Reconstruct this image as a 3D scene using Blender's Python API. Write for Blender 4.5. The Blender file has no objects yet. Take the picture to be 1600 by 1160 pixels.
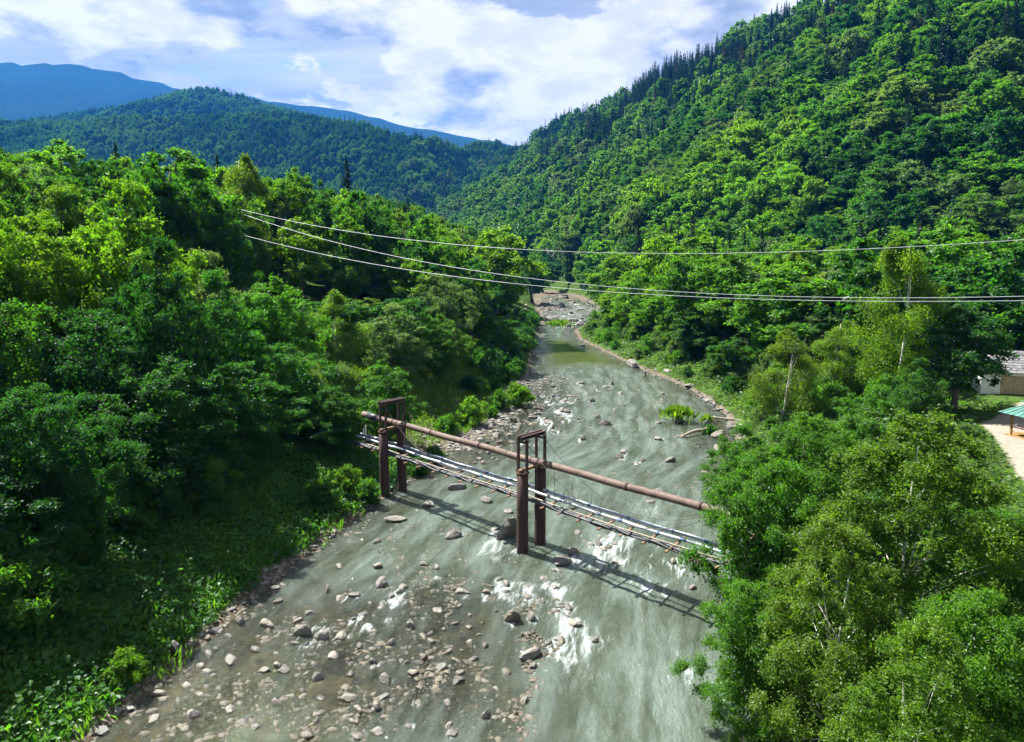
import bpy, bmesh, math, random
import numpy as np
from mathutils import Vector, Matrix, Quaternion

# ------------------------------------------------------------------ camera, sky, sun, exposure
SC = bpy.context.scene
COL = SC.collection
CAM_H, PITCH, FPX = 22.0, math.radians(7.0), 1067.0
cam_d = bpy.data.cameras.new("camera")
cam = bpy.data.objects.new("camera", cam_d); COL.objects.link(cam)
cam.location = (0, 0, CAM_H)
cam.rotation_euler = (math.radians(90) - PITCH, 0, 0)
cam_d.sensor_width = 36.0
cam_d.lens = 36.0 * FPX / 1600.0
cam_d.shift_y = -50.0 / 1600.0
cam_d.clip_start = 0.5
cam_d.clip_end = 40000
SC.camera = cam

SUN_EL, SUN_AZ = math.radians(54), math.radians(-54)      # azimuth measured from +Y towards +X
SUND = Vector((math.sin(SUN_AZ) * math.cos(SUN_EL), math.cos(SUN_AZ) * math.cos(SUN_EL), math.sin(SUN_EL)))
sun_d = bpy.data.lights.new("sun", 'SUN'); sun_d.energy = 5.0; sun_d.angle = math.radians(0.53)
sun_d.color = (1.0, 0.955, 0.87)
sun = bpy.data.objects.new("sun", sun_d); COL.objects.link(sun)
sun.rotation_euler = (-SUND).to_track_quat('-Z', 'Y').to_euler()
sun.location = (0, 0, 200)

SC.view_settings.view_transform = 'Standard'
SC.view_settings.look = 'None'
SC.view_settings.exposure = 1.9
SC.view_settings.gamma = 1.0
SC.view_settings.use_curve_mapping = False
SC.render.engine = 'CYCLES'
cy = SC.cycles
cy.max_bounces = 6; cy.diffuse_bounces = 3; cy.glossy_bounces = 3; cy.transmission_bounces = 4
cy.transparent_max_bounces = 6; cy.volume_bounces = 0
cy.use_denoising = True
cy.use_adaptive_sampling = True; cy.adaptive_threshold = 0.02
cy.sample_clamp_indirect = 6.0
cy.caustics_reflective = False; cy.caustics_refractive = False


class NT:
    """tiny helper round a node tree"""
    def __init__(self, tree):
        self.t = tree; tree.nodes.clear()
    def n(self, typ, **kw):
        nd = self.t.nodes.new(typ)
        ins = kw.pop('ins', {})
        for k, v in kw.items(): setattr(nd, k, v)
        for k, v in ins.items():
            s = nd.inputs[k]
            if hasattr(v, 'is_output') or isinstance(v, bpy.types.NodeSocket): self.t.links.new(v, s)
            else: s.default_value = v
        return nd
    def link(self, a, b): self.t.links.new(a, b)
    def math(self, op, a, b=0.0, c=0.0, clamp=False):
        nd = self.n('ShaderNodeMath', operation=op, use_clamp=clamp)
        for i, v in enumerate((a, b, c)):
            if isinstance(v, bpy.types.NodeSocket): self.t.links.new(v, nd.inputs[i])
            else: nd.inputs[i].default_value = v
        return nd.outputs[0]
    def vmath(self, op, a, b=(0, 0, 0), scale=None):
        nd = self.n('ShaderNodeVectorMath', operation=op)
        for i, v in enumerate((a, b)):
            if isinstance(v, bpy.types.NodeSocket): self.t.links.new(v, nd.inputs[i])
            else: nd.inputs[i].default_value = v
        if scale is not None: nd.inputs['Scale'].default_value = scale
        return nd.outputs[0]
    def mix(self, fac, a, b, blend='MIX'):
        nd = self.n('ShaderNodeMix', data_type='RGBA', blend_type=blend, clamp_factor=True)
        for sock, v in ((nd.inputs[0], fac), (nd.inputs[6], a), (nd.inputs[7], b)):
            if isinstance(v, bpy.types.NodeSocket): self.t.links.new(v, sock)
            elif isinstance(v, (int, float)): sock.default_value = v
            else: sock.default_value = tuple(v) + ((1.0,) if len(v) == 3 else ())
        return nd.outputs[2]
    def noise(self, vec, scale, detail=4, rough=0.55, dist=0.0, dim='3D'):
        nd = self.n('ShaderNodeTexNoise', noise_dimensions=dim)
        nd.inputs['Scale'].default_value = scale; nd.inputs['Detail'].default_value = detail
        nd.inputs['Roughness'].default_value = rough; nd.inputs['Distortion'].default_value = dist
        if vec is not None: self.t.links.new(vec, nd.inputs['Vector'])
        return nd.outputs['Fac']
    def ramp(self, fac, stops, interp='LINEAR'):
        nd = self.n('ShaderNodeValToRGB'); cr = nd.color_ramp; cr.interpolation = interp
        while len(cr.elements) < len(stops): cr.elements.new(0.5)
        for e, (p, c) in zip(cr.elements, stops):
            e.position = p
            e.color = (c, c, c, 1) if isinstance(c, (int, float)) else tuple(c) + (1,)
        if isinstance(fac, bpy.types.NodeSocket): self.t.links.new(fac, nd.inputs[0])
        return nd.outputs[0]
    def smooth(self, v, lo, hi):
        nd = self.n('ShaderNodeMapRange', interpolation_type='SMOOTHSTEP')
        self.t.links.new(v, nd.inputs[0])
        nd.inputs[1].default_value = lo; nd.inputs[2].default_value = hi
        return nd.outputs[0]


def build_world():
    w = bpy.data.worlds.new("World"); SC.world = w; w.use_nodes = True
    g = NT(w.node_tree)
    sky = g.n('ShaderNodeTexSky', sky_type='NISHITA', sun_disc=False)
    sky.sun_elevation = SUN_EL; sky.sun_rotation = SUN_AZ % (2 * math.pi)
    sky.altitude = 600; sky.air_density = 1.1; sky.dust_density = 0.6; sky.ozone_density = 2.0
    tc = g.n('ShaderNodeTexCoord')
    d = g.vmath('NORMALIZE', tc.outputs['Generated'])
    sep = g.n('ShaderNodeSeparateXYZ'); g.link(d, sep.inputs[0])
    el = sep.outputs[2]
    # cumulus: stretched horizontally in the lower sky
    st = g.vmath('MULTIPLY', d, (1.0, 1.0, 2.3))
    st = g.vmath('ADD', st, (CLOUD_OFF))
    off = g.vmath('ADD', st, (SUND.x * 0.085 * 0 - 0.05, 0.02, 0.12))
    n1 = g.noise(st, 4.6, 10, 0.58, 0.12)
    n2 = g.noise(off, 4.6, 6, 0.54, 0.12)
    bank = g.math('MULTIPLY', g.smooth(el, -0.02, 0.10), g.math('SUBTRACT', 1.0, g.smooth(el, 0.30, 0.62)))
    dens = g.math('ADD', n1, g.math('MULTIPLY', bank, 0.17))
    mask = g.smooth(dens, 0.572, 0.612)
    lit = g.math('SUBTRACT', n1, n2)
    litf = g.smooth(lit, -0.13, 0.06)
    billow = g.smooth(g.noise(st, 13.0, 7, 0.62), 0.36, 0.64)
    shade = g.math('ADD', g.math('MULTIPLY', litf, 0.70), g.math('MULTIPLY', billow, 0.42), clamp=True)
    ccol = g.mix(shade, (0.33, 0.40, 0.50), (1.0, 0.97, 0.96))
    # thin high sheet, grey-blue
    pl = g.n('ShaderNodeCombineXYZ')
    inv = g.math('DIVIDE', 1.0, g.math('ADD', g.math('MAXIMUM', el, 0.0), 0.12))
    g.link(g.math('MULTIPLY', sep.outputs[0], inv), pl.inputs[0])
    g.link(g.math('MULTIPLY', sep.outputs[1], inv), pl.inputs[1])
    hs = g.noise(g.vmath('MULTIPLY', pl.outputs[0], (0.55, 1.5, 1.0)), 0.9, 6, 0.5, 0.4)
    hm = g.math('MULTIPLY', g.smooth(hs, 0.30, 0.54), 0.92)
    hcol = g.ramp(g.noise(g.vmath('MULTIPLY', pl.outputs[0], (0.5, 1.6, 1.0)), 1.7, 6, 0.55, 0.3),
                  [(0.34, (0.40, 0.45, 0.53)), (0.62, (0.72, 0.73, 0.77))])
    skyc = g.mix(1.0, sky.outputs[0], (0.040, 0.040, 0.040), 'MULTIPLY')
    c = g.mix(hm, skyc, g.mix(1.0, hcol, (0.31, 0.31, 0.31), 'MULTIPLY'))
    c = g.mix(mask, c, g.mix(1.0, ccol, (0.30, 0.30, 0.30), 'MULTIPLY'))
    # the whole world at strength 0.1; the cloud colours are scaled back up accordingly
    bg = g.n('ShaderNodeBackground'); bg.inputs['Strength'].default_value = 0.1
    g.link(g.vmath('SCALE', c, scale=10.0), bg.inputs['Color'])
    out = g.n('ShaderNodeOutputWorld'); g.link(bg.outputs[0], out.inputs[0])


CLOUD_OFF = (3.1, 1.7, 0.4)
build_world()

# ------------------------------------------------------------------ helpers
RNG = np.random.default_rng(11)
CP, SP = math.cos(PITCH), math.sin(PITCH)


def project(p):
    """world (N,3) -> pixel in the 1600 wide photograph, depth"""
    p = np.asarray(p, float)
    y, z = p[..., 1], p[..., 2] - CAM_H
    D = y * CP - z * SP
    V = y * SP + z * CP
    D = np.where(np.abs(D) < 1e-3, 1e-3, D)
    return 800 + FPX * p[..., 0] / D, 530 - FPX * V / D, D


def ray(px, py):
    a, b = (px - 800) / FPX, (530 - py) / FPX
    return np.array([a, CP + b * SP, -SP + b * CP])


def ground_at(px, py, z=0.0):
    r = ray(px, py); t = (z - CAM_H) / r[2]
    return np.array([r[0] * t, r[1] * t, z])


def at_dist(px, py, y):
    r = ray(px, py); t = y / r[1]
    return np.array([r[0] * t, y, CAM_H + r[2] * t])


_perm = np.random.default_rng(5).permutation(512)
_perm = np.concatenate([_perm, _perm])
_gr = np.random.default_rng(6).uniform(-1, 1, 512)


def vnoise(x, y):
    xi, yi = np.floor(x).astype(int), np.floor(y).astype(int)
    xf, yf = x - xi, y - yi
    u, v = xf * xf * (3 - 2 * xf), yf * yf * (3 - 2 * yf)
    h = lambda a, b: _gr[_perm[(_perm[a & 511] + b) & 511]]
    return (h(xi, yi) * (1 - u) + h(xi + 1, yi) * u) * (1 - v) + (h(xi, yi + 1) * (1 - u) + h(xi + 1, yi + 1) * u) * v


def fbm(x, y, o=4):
    s, a = 0, 1.0
    for i in range(o):
        s = s + a * vnoise(x * 2 ** i + 17 * i, y * 2 ** i - 9 * i); a *= 0.5
    return s


def mesh_np(name, verts, faces, attrs=None, smooth=False, uv=None):
    verts = np.asarray(verts, np.float32); faces = np.asarray(faces, np.int32)
    me = bpy.data.meshes.new(name)
    nf, k = faces.shape
    me.vertices.add(len(verts)); me.vertices.foreach_set('co', verts.ravel())
    me.loops.add(nf * k); me.loops.foreach_set('vertex_index', faces.ravel())
    me.polygons.add(nf)
    me.polygons.foreach_set('loop_start', np.arange(0, nf * k, k, dtype=np.int32))
    me.polygons.foreach_set('loop_total', np.full(nf, k, np.int32))
    me.polygons.foreach_set('use_smooth', np.full(nf, smooth, bool))
    for an, av in (attrs or {}).items():
        at = me.attributes.new(an, 'FLOAT', 'POINT'); at.data.foreach_set('value', np.asarray(av, np.float32))
    me.update(calc_edges=True)
    return me


def obj(name, me, mat=None, parent=None, loc=(0, 0, 0), rot=(0, 0, 0), scale=1.0, **props):
    o = bpy.data.objects.new(name, me); COL.objects.link(o)
    if mat is not None and me is not None and len(me.materials) == 0: me.materials.append(mat)
    o.location = loc; o.rotation_euler = rot
    o.scale = (scale,) * 3 if isinstance(scale, (int, float)) else scale
    if parent is not None: o.parent = parent
    for k, v in props.items(): o[k] = v
    return o


class MB:
    """collects boxes, tubes and prisms into one mesh"""
    def __init__(self): self.v, self.f = [], []
    def add(self, v, f):
        b = len(self.v); self.v += [tuple(p) for p in v]; self.f += [tuple(i + b for i in q) for q in f]; return self
    def box(self, c, s, R=None):
        c = Vector(c); hx, hy, hz = s[0] / 2, s[1] / 2, s[2] / 2
        R = R or Matrix.Identity(3)
        pts = [c + R @ Vector((x * hx, y * hy, z * hz)) for x in (-1, 1) for y in (-1, 1) for z in (-1, 1)]
        return self.add(pts, [(0, 1, 3, 2), (4, 6, 7, 5), (0, 4, 5, 1), (2, 3, 7, 6), (0, 2, 6, 4), (1, 5, 7, 3)])
    def beam(self, a, b, w, h, up=(0, 0, 1)):
        a, b = Vector(a), Vector(b); d = (b - a); L = d.length; d.normalize()
        s = d.cross(Vector(up)).normalized(); u = s.cross(d)
        return self.box((a + b) / 2, (w, L, h), Matrix((s, d, u)).transposed())
    def tube(self, pts, rad, n=10, cap=True):
        pts = [Vector(p) for p in pts]
        if isinstance(rad, (int, float)): rad = [rad] * len(pts)
        base = len(self.v); ref = None
        for i, p in enumerate(pts):
            d = (pts[min(i + 1, len(pts) - 1)] - pts[max(i - 1, 0)]).normalized()
            if ref is None: ref = d.cross(Vector((0, 0, 1)) if abs(d.z) < 0.9 else Vector((1, 0, 0))).normalized()
            ref = (ref - d * ref.dot(d)).normalized(); bi = d.cross(ref)
            for k in range(n):
                a = 2 * math.pi * k / n
                self.v.append(tuple(p + (ref * math.cos(a) + bi * math.sin(a)) * rad[i]))
        for i in range(len(pts) - 1):
            for k in range(n):
                q = base + i * n
                self.f.append((q + k, q + (k + 1) % n, q + n + (k + 1) % n, q + n + k))
        if cap:
            self.f.append(tuple(base + k for k in reversed(range(n))))
            self.f.append(tuple(base + (len(pts) - 1) * n + k for k in range(n)))
        return self
    def mesh(self, name, smooth=False):
        me = bpy.data.meshes.new(name); me.from_pydata(self.v, [], self.f)
        if smooth: me.polygons.foreach_set('use_smooth', [len(p.vertices) == 4 for p in me.polygons])
        me.update(); return me


# ------------------------------------------------------------------ materials
def new_mat(name):
    m = bpy.data.materials.new(name); m.use_nodes = True
    g = NT(m.node_tree); out = g.n('ShaderNodeOutputMaterial')
    return m, g, out


def mat_leaf(name, source, trans=0.62, gloss=0.014):
    """foliage: colour from the object ('OBJ') or the instance ('INST'); leaf-to-leaf tint from the mesh"""
    m, g, out = new_mat(name)
    if source == 'OBJ':
        col = g.n('ShaderNodeObjectInfo').outputs['Color']
    else:
        col = g.n('ShaderNodeAttribute', attribute_type='INSTANCER', attribute_name='col').outputs['Color']
    t = g.n('ShaderNodeAttribute', attribute_name='tint').outputs['Fac']
    hue = g.n('ShaderNodeHueSaturation')
    g.link(col, hue.inputs['Color'])
    g.link(g.math('ADD', g.math('MULTIPLY', t, -0.03), 0.517), hue.inputs['Hue'])
    g.link(g.math('ADD', g.math('MULTIPLY', t, 0.75), 0.62), hue.inputs['Value'])
    c = hue.outputs[0]
    df = g.n('ShaderNodeBsdfDiffuse'); g.link(c, df.inputs[0])
    tr = g.n('ShaderNodeBsdfTranslucent'); g.link(g.mix(1.0, c, (1.65, 1.9, 0.45), 'MULTIPLY'), tr.inputs[0])
    mx = g.n('ShaderNodeMixShader'); mx.inputs[0].default_value = trans
    g.link(df.outputs[0], mx.inputs[1]); g.link(tr.outputs[0], mx.inputs[2])
    gl = g.n('ShaderNodeBsdfGlossy'); gl.inputs['Roughness'].default_value = 0.42
    gl.inputs['Color'].default_value = (0.9, 0.95, 1, 1)
    m2 = g.n('ShaderNodeMixShader'); m2.inputs[0].default_value = gloss
    g.link(mx.outputs[0], m2.inputs[1]); g.link(gl.outputs[0], m2.inputs[2])
    g.link(m2.outputs[0], out.inputs[0])
    return m


def mat_simple(name, col, rough=0.7, var=0.25, scale=6.0, metal=0.0, bump=0.0, col2=None, stretch=(1, 1, 1), detail=5):
    m, g, out = new_mat(name)
    tc = g.n('ShaderNodeTexCoord').outputs['Object']
    v = g.vmath('MULTIPLY', tc, stretch)
    nz = g.noise(v, scale, detail, 0.6)
    c2 = col2 or tuple(max(0, x * (1 - var * 1.6)) for x in col)
    c = g.mix(g.smooth(nz, 0.35, 0.65), c2, col)
    b = g.n('ShaderNodeBsdfPrincipled'); g.link(c, b.inputs['Base Color'])
    b.inputs['Roughness'].default_value = rough; b.inputs['Metallic'].default_value = metal
    if bump:
        bp = g.n('ShaderNodeBump'); bp.inputs['Strength'].default_value = bump; bp.inputs['Distance'].default_value = 0.05
        g.link(g.noise(v, scale * 2.2, 6, 0.62), bp.inputs['Height']); g.link(bp.outputs[0], b.inputs['Normal'])
    g.link(b.outputs[0], out.inputs[0])
    return m


def mat_rock():
    m, g, out = new_mat("river_stone")
    tc = g.n('ShaderNodeTexCoord').outputs['Object']
    oi = g.n('ShaderNodeObjectInfo')
    rnd = oi.outputs['Random']
    v = g.vmath('ADD', tc, g.n('ShaderNodeCombineXYZ', ins={0: g.math('MULTIPLY', rnd, 40.0)}).outputs[0])
    base = g.ramp(rnd, [(0.0, (0.225, 0.215, 0.19)), (0.4, (0.14, 0.137, 0.128)), (0.7, (0.24, 0.222, 0.19)), (0.85, (0.10, 0.098, 0.094)), (1.0, (0.165, 0.142, 0.11))])
    strat = g.noise(g.vmath('MULTIPLY', v, (0.7, 0.7, 4.5)), 2.4, 6, 0.65)
    c = g.mix(g.smooth(strat, 0.38, 0.62), g.mix(1.0, base, (0.62, 0.60, 0.56), 'MULTIPLY'), base)
    moss = g.smooth(g.noise(v, 1.3, 4), 0.60, 0.72)
    c = g.mix(g.math('MULTIPLY', moss, 0.4), c, (0.09, 0.11, 0.04))
    geo = g.n('ShaderNodeNewGeometry')
    sp = g.n('ShaderNodeSeparateXYZ'); g.link(geo.outputs['Position'], sp.inputs[0])
    wet = g.math('SUBTRACT', 1.0, g.smooth(g.math('ADD', sp.outputs[2], g.math('MULTIPLY', g.noise(v, 3.0, 3), 0.12)), 0.06, 0.30))
    c = g.mix(wet, c, g.mix(1.0, c, (0.42, 0.38, 0.30), 'MULTIPLY'))
    b = g.n('ShaderNodeBsdfPrincipled'); g.link(c, b.inputs['Base Color'])
    g.link(g.math('SUBTRACT', 0.85, g.math('MULTIPLY', wet, 0.5)), b.inputs['Roughness'])
    bp = g.n('ShaderNodeBump'); bp.inputs['Strength'].default_value = 0.6; bp.inputs['Distance'].default_value = 0.06
    g.link(g.noise(g.vmath('MULTIPLY', v, (1, 1, 2.5)), 5.0, 7, 0.65), bp.inputs['Height']); g.link(bp.outputs[0], b.inputs['Normal'])
    g.link(b.outputs[0], out.inputs[0])
    return m


def mat_ground():
    m, g, out = new_mat("valley_ground")
    pos = g.n('ShaderNodeNewGeometry').outputs['Position']
    gv = g.n('ShaderNodeAttribute', attribute_name='gravel').outputs['Fac']
    rd = g.n('ShaderNodeAttribute', attribute_name='road').outputs['Fac']
    bed = g.n('ShaderNodeAttribute', attribute_name='bed').outputs['Fac']
    far = g.n('ShaderNodeAttribute', attribute_name='far').outputs['Fac']
    n0 = g.noise(pos, 0.35, 6, 0.62); n1 = g.noise(pos, 2.2, 5, 0.65)
    grass = g.mix(g.smooth(n0, 0.35, 0.65), (0.024, 0.042, 0.010), (0.050, 0.098, 0.018))
    grass = g.mix(g.math('MULTIPLY', g.smooth(n1, 0.5, 0.7), 0.5), grass, (0.060, 0.050, 0.028))
    vor = g.n('ShaderNodeTexVoronoi'); g.link(pos, vor.inputs['Vector']); vor.inputs['Scale'].default_value = 3.4
    peb = g.ramp(vor.outputs['Color'], [(0.0, (0.085, 0.075, 0.06)), (0.5, (0.16, 0.145, 0.12)), (1.0, (0.23, 0.21, 0.175))])
    peb = g.mix(g.smooth(vor.outputs['Distance'], 0.30, 0.62), peb, (0.075, 0.062, 0.042))
    fg = g.smooth(g.math('ADD', gv, g.math('MULTIPLY', g.math('SUBTRACT', n1, 0.5), 0.9)), 0.35, 0.6)
    c = g.mix(fg, grass, peb)
    dirt = g.mix(g.smooth(n1, 0.3, 0.7), (0.19, 0.165, 0.135), (0.27, 0.24, 0.20))
    fr = g.smooth(g.math('ADD', rd, g.math('MULTIPLY', g.math('SUBTRACT', n1, 0.5), 0.5)), 0.4, 0.6)
    c = g.mix(fr, c, dirt)
    vb = g.n('ShaderNodeTexVoronoi'); g.link(pos, vb.inputs['Vector']); vb.inputs['Scale'].default_value = 1.6
    bc = g.ramp(vb.outputs['Color'], [(0.0, (0.05, 0.040, 0.024)), (0.5, (0.125, 0.088, 0.040)), (1.0, (0.20, 0.15, 0.08))])
    bc = g.mix(g.smooth(n0, 0.4, 0.62), bc, g.mix(1.0, bc, (0.5, 0.52, 0.42), 'MULTIPLY'))
    c = g.mix(g.smooth(bed, 0.2, 0.8), c, bc)
    # forested slopes that are too far off to show single trees
    nf = g.noise(pos, 0.035, 8, 0.7)
    cf = g.mix(g.smooth(nf, 0.35, 0.65), (0.008, 0.018, 0.010), (0.018, 0.034, 0.015))
    c = g.mix(far, c, cf)
    b = g.n('ShaderNodeBsdfPrincipled'); g.link(c, b.inputs['Base Color'])
    b.inputs['Roughness'].default_value = 1.0; b.inputs['Specular IOR Level'].default_value = 0.0
    bp = g.n('ShaderNodeBump'); bp.inputs['Strength'].default_value = 0.5; bp.inputs['Distance'].default_value = 0.12
    g.link(g.math('ADD', n1, g.math('MULTIPLY', vor.outputs['Distance'], -0.6)), bp.inputs['Height'])
    g.link(bp.outputs[0], b.inputs['Normal'])
    g.link(b.outputs[0], out.inputs[0])
    return m


def mat_water():
    m, g, out = new_mat("river_water")
    fu = g.n('ShaderNodeAttribute', attribute_name='fu').outputs['Fac']
    fv = g.n('ShaderNodeAttribute', attribute_name='fv').outputs['Fac']
    foam = g.n('ShaderNodeAttribute', attribute_name='foam').outputs['Fac']
    murk = g.n('ShaderNodeAttribute', attribute_name='murk').outputs['Fac']
    calm = g.n('ShaderNodeAttribute', attribute_name='calm').outputs['Fac']
    cb = g.n('ShaderNodeCombineXYZ'); g.link(fu, cb.inputs[0]); g.link(fv, cb.inputs[1])
    uv = cb.outputs[0]
    st = g.vmath('MULTIPLY', uv, (1.0, 0.42, 1.0))
    big = g.noise(g.vmath('MULTIPLY', uv, (1.0, 0.22, 1.0)), 0.60, 7, 0.64, 0.3)
    rip = g.noise(st, 2.6, 7, 0.68, 0.25)
    fine = g.noise(uv, 6.5, 4, 0.6, 0.5)
    hgt = g.math('ADD', g.math('MULTIPLY', rip, 1.0), g.math('MULTIPLY', fine, 0.35))
    amp = g.math('ADD', g.math('MULTIPLY', g.math('SUBTRACT', 1.0, calm), 0.92), 0.08)
    bp = g.n('ShaderNodeBump'); bp.inputs['Distance'].default_value = 0.24
    g.link(amp, bp.inputs['Strength']); g.link(hgt, bp.inputs['Height'])
    # body of the water: silty, grey-green
    mc = g.mix(g.smooth(big, 0.35, 0.68), (0.062, 0.082, 0.054), (0.132, 0.170, 0.146))
    mc = g.mix(calm, mc, (0.060, 0.074, 0.022))
    df = g.n('ShaderNodeBsdfDiffuse'); g.link(mc, df.inputs[0]); g.link(bp.outputs[0], df.inputs['Normal'])
    tp = g.n('ShaderNodeBsdfTransparent'); tp.inputs[0].default_value = (0.80, 0.80, 0.62, 1)
    mk = g.math('ADD', murk, g.math('MULTIPLY', g.math('SUBTRACT', big, 0.5), 0.9), clamp=True)
    body = g.n('ShaderNodeMixShader'); g.link(mk, body.inputs[0])
    g.link(tp.outputs[0], body.inputs[1]); g.link(df.outputs[0], body.inputs[2])
    gl = g.n('ShaderNodeBsdfGlossy'); gl.inputs['Roughness'].default_value = 0.05; g.link(bp.outputs[0], gl.inputs['Normal'])
    fr = g.n('ShaderNodeFresnel'); fr.inputs['IOR'].default_value = 1.6; g.link(bp.outputs[0], fr.inputs['Normal'])
    sf = g.n('ShaderNodeMixShader'); g.link(g.math('MULTIPLY', fr.outputs[0], 1.0), sf.inputs[0])
    g.link(body.outputs[0], sf.inputs[1]); g.link(gl.outputs[0], sf.inputs[2])
    # white water
    fs = g.noise(g.vmath('MULTIPLY', uv, (1.0, 0.20, 1.0)), 2.3, 10, 0.74, 0.5)
    ff = g.smooth(g.math('ADD', g.math('MULTIPLY', foam, 0.42), fs), 0.84, 1.03)
    wd = g.n('ShaderNodeBsdfDiffuse'); wd.inputs[0].default_value = (0.38, 0.42, 0.425, 1); g.link(bp.outputs[0], wd.inputs['Normal'])
    fin = g.n('ShaderNodeMixShader'); g.link(g.math('MULTIPLY', ff, 0.88), fin.inputs[0])
    g.link(sf.outputs[0], fin.inputs[1]); g.link(wd.outputs[0], fin.inputs[2])
    g.link(fin.outputs[0], out.inputs[0])
    return m


def mat_rust(name, a, b_, c_, rough=0.85, scale=3.0):
    m, g, out = new_mat(name)
    tc = g.n('ShaderNodeTexCoord').outputs['Object']
    n0 = g.noise(tc, scale, 7, 0.66, 0.4); n1 = g.noise(tc, scale * 6, 5, 0.65)
    c = g.mix(g.smooth(n0, 0.36, 0.62), a, b_)
    c = g.mix(g.math('MULTIPLY', g.smooth(n1, 0.52, 0.68), 0.75), c, c_)
    p = g.n('ShaderNodeBsdfPrincipled'); g.link(c, p.inputs['Base Color']); p.inputs['Roughness'].default_value = rough
    bp = g.n('ShaderNodeBump'); bp.inputs['Strength'].default_value = 0.4; bp.inputs['Distance'].default_value = 0.02
    g.link(n1, bp.inputs['Height']); g.link(bp.outputs[0], p.inputs['Normal'])
    g.link(p.outputs[0], out.inputs[0]); return m


def mat_birch():
    m, g, out = new_mat("birch_bark")
    tc = g.n('ShaderNodeTexCoord').outputs['Object']
    n0 = g.noise(g.vmath('MULTIPLY', tc, (3, 3, 1.4)), 2.0, 5, 0.6)
    c = g.mix(g.smooth(n0, 0.56, 0.64), (0.62, 0.60, 0.56), (0.06, 0.055, 0.05))
    p = g.n('ShaderNodeBsdfPrincipled'); g.link(c, p.inputs['Base Color']); p.inputs['Roughness'].default_value = 0.8
    g.link(p.outputs[0], out.inputs[0]); return m


M = dict(
    leaf=mat_leaf("foliage", 'OBJ'), leaf_far=mat_leaf("foliage_of_far_trees", 'INST', 0.35),
    needle=mat_leaf("spruce_needles", 'OBJ', 0.15, 0.015), needle_far=mat_leaf("needles_of_far_spruces", 'INST', 0.12, 0.015),
    bark=mat_simple("grey_brown_bark", (0.115, 0.095, 0.075), 0.95, 0.35, 5, bump=0.6, stretch=(2, 2, 0.5)),
    birch=mat_birch(), rock=mat_rock(), ground=mat_ground(), water=mat_water(),
    rust_dark=mat_rust("dark_rusty_steel", (0.026, 0.013, 0.011), (0.050, 0.021, 0.016), (0.016, 0.011, 0.010)),
    rust_pipe=mat_rust("rusty_pipe_steel", (0.080, 0.050, 0.037), (0.135, 0.094, 0.076), (0.038, 0.023, 0.018), 0.75, 1.4),
    rust_bar=mat_rust("rusty_bar_steel", (0.15, 0.080, 0.043), (0.22, 0.130, 0.075), (0.07, 0.04, 0.026), 0.85, 5),
    silver=mat_simple("foil_jacket", (0.40, 0.44, 0.50), 0.42, 0.22, 1.3, metal=0.15, bump=0.1),
    sleeve=mat_simple("blue_tape", (0.09, 0.16, 0.27), 0.55, 0.2, 4),
    cable=mat_simple("black_cable_sheath", (0.030, 0.034, 0.046), 0.5, 0.4, 3),
    plank=mat_simple("weathered_timber", (0.30, 0.27, 0.22), 0.9, 0.35, 3, stretch=(4, 0.5, 4), bump=0.3),
    wire=mat_simple("aluminium_wire", (0.52, 0.55, 0.57), 0.5, 0.05, 2, metal=0.0),
    hanger=mat_simple("thin_steel_rod", (0.10, 0.085, 0.08), 0.7, 0.3, 4),
    drift=mat_simple("bleached_driftwood", (0.34, 0.29, 0.23), 0.9, 0.35, 4, stretch=(1, 1, 1), bump=0.5),
)

# ------------------------------------------------------------------ the river course and the relief
def to_ground(pts): return [tuple(ground_at(x, y)[:2]) for x, y in pts]


LBANK = [(-34.0, -5.0), (-30.0, 12.0)] + to_ground([(140, 1165), (268, 1062), (348, 985), (442, 900), (505, 855), (590, 790), (640, 755), (700, 708),
                                   (768, 682), (800, 645), (826, 612), (830, 580), (836, 550), (842, 522), (846, 505), (843, 480), (838, 463)]) + [(0.0, 420.0), (-70.0, 480.0)]
RBANK = [(20.0, -5.0), (19.0, 12.0), (18.0, 24.0), (17.5, 33.0), (18.5, 42.0), (20.5, 52.0), (22.0, 62.0), (25.5, 72.0)] + \
    to_ground([(1148, 690), (1133, 650), (1100, 622), (1058, 600), (990, 572), (940, 548), (905, 531), (896, 516), (930, 500), (950, 487), (905, 466)]) + [(10.0, 470.0), (-60.0, 520.0)]
LB, RB = np.array(LBANK), np.array(RBANK)
RIVER = np.concatenate([LB, RB[::-1]])


def seg_dist(px, py, poly, closed=True):
    n = len(poly); best = np.full(px.shape, 1e9)
    for i in range(n if closed else n - 1):
        a, b = poly[i], poly[(i + 1) % n]
        d = b - a; L2 = d @ d + 1e-9
        t = np.clip(((px - a[0]) * d[0] + (py - a[1]) * d[1]) / L2, 0, 1)
        best = np.minimum(best, (px - a[0] - t * d[0]) ** 2 + (py - a[1] - t * d[1]) ** 2)
    return np.sqrt(best)


def inside(px, py, poly):
    c = np.zeros(px.shape, bool); n = len(poly); j = n - 1
    for i in range(n):
        xi, yi = poly[i]; xj, yj = poly[j]
        c ^= ((yi > py) != (yj > py)) & (px < (xj - xi) * (py - yi) / (yj - yi + 1e-12) + xi)
        j = i
    return c


def river_sd(px, py):
    d = seg_dist(px, py, RIVER)
    return np.where(inside(px, py, RIVER), -d, d)


def cx(y):
    ys = [-5, 30, 60, 90, 120, 150, 200, 260, 330, 400, 470, 520, 700]
    xs = [-4, -2, 6, 14, 16, 14, 12, 20, 24, 14, -40, -120, -420]
    return np.interp(y, ys, xs)


def ridge_pts(lst, drop): return np.array([at_dist(x, y, d) - np.array([0, 0, drop]) for x, y, d in lst])


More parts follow.
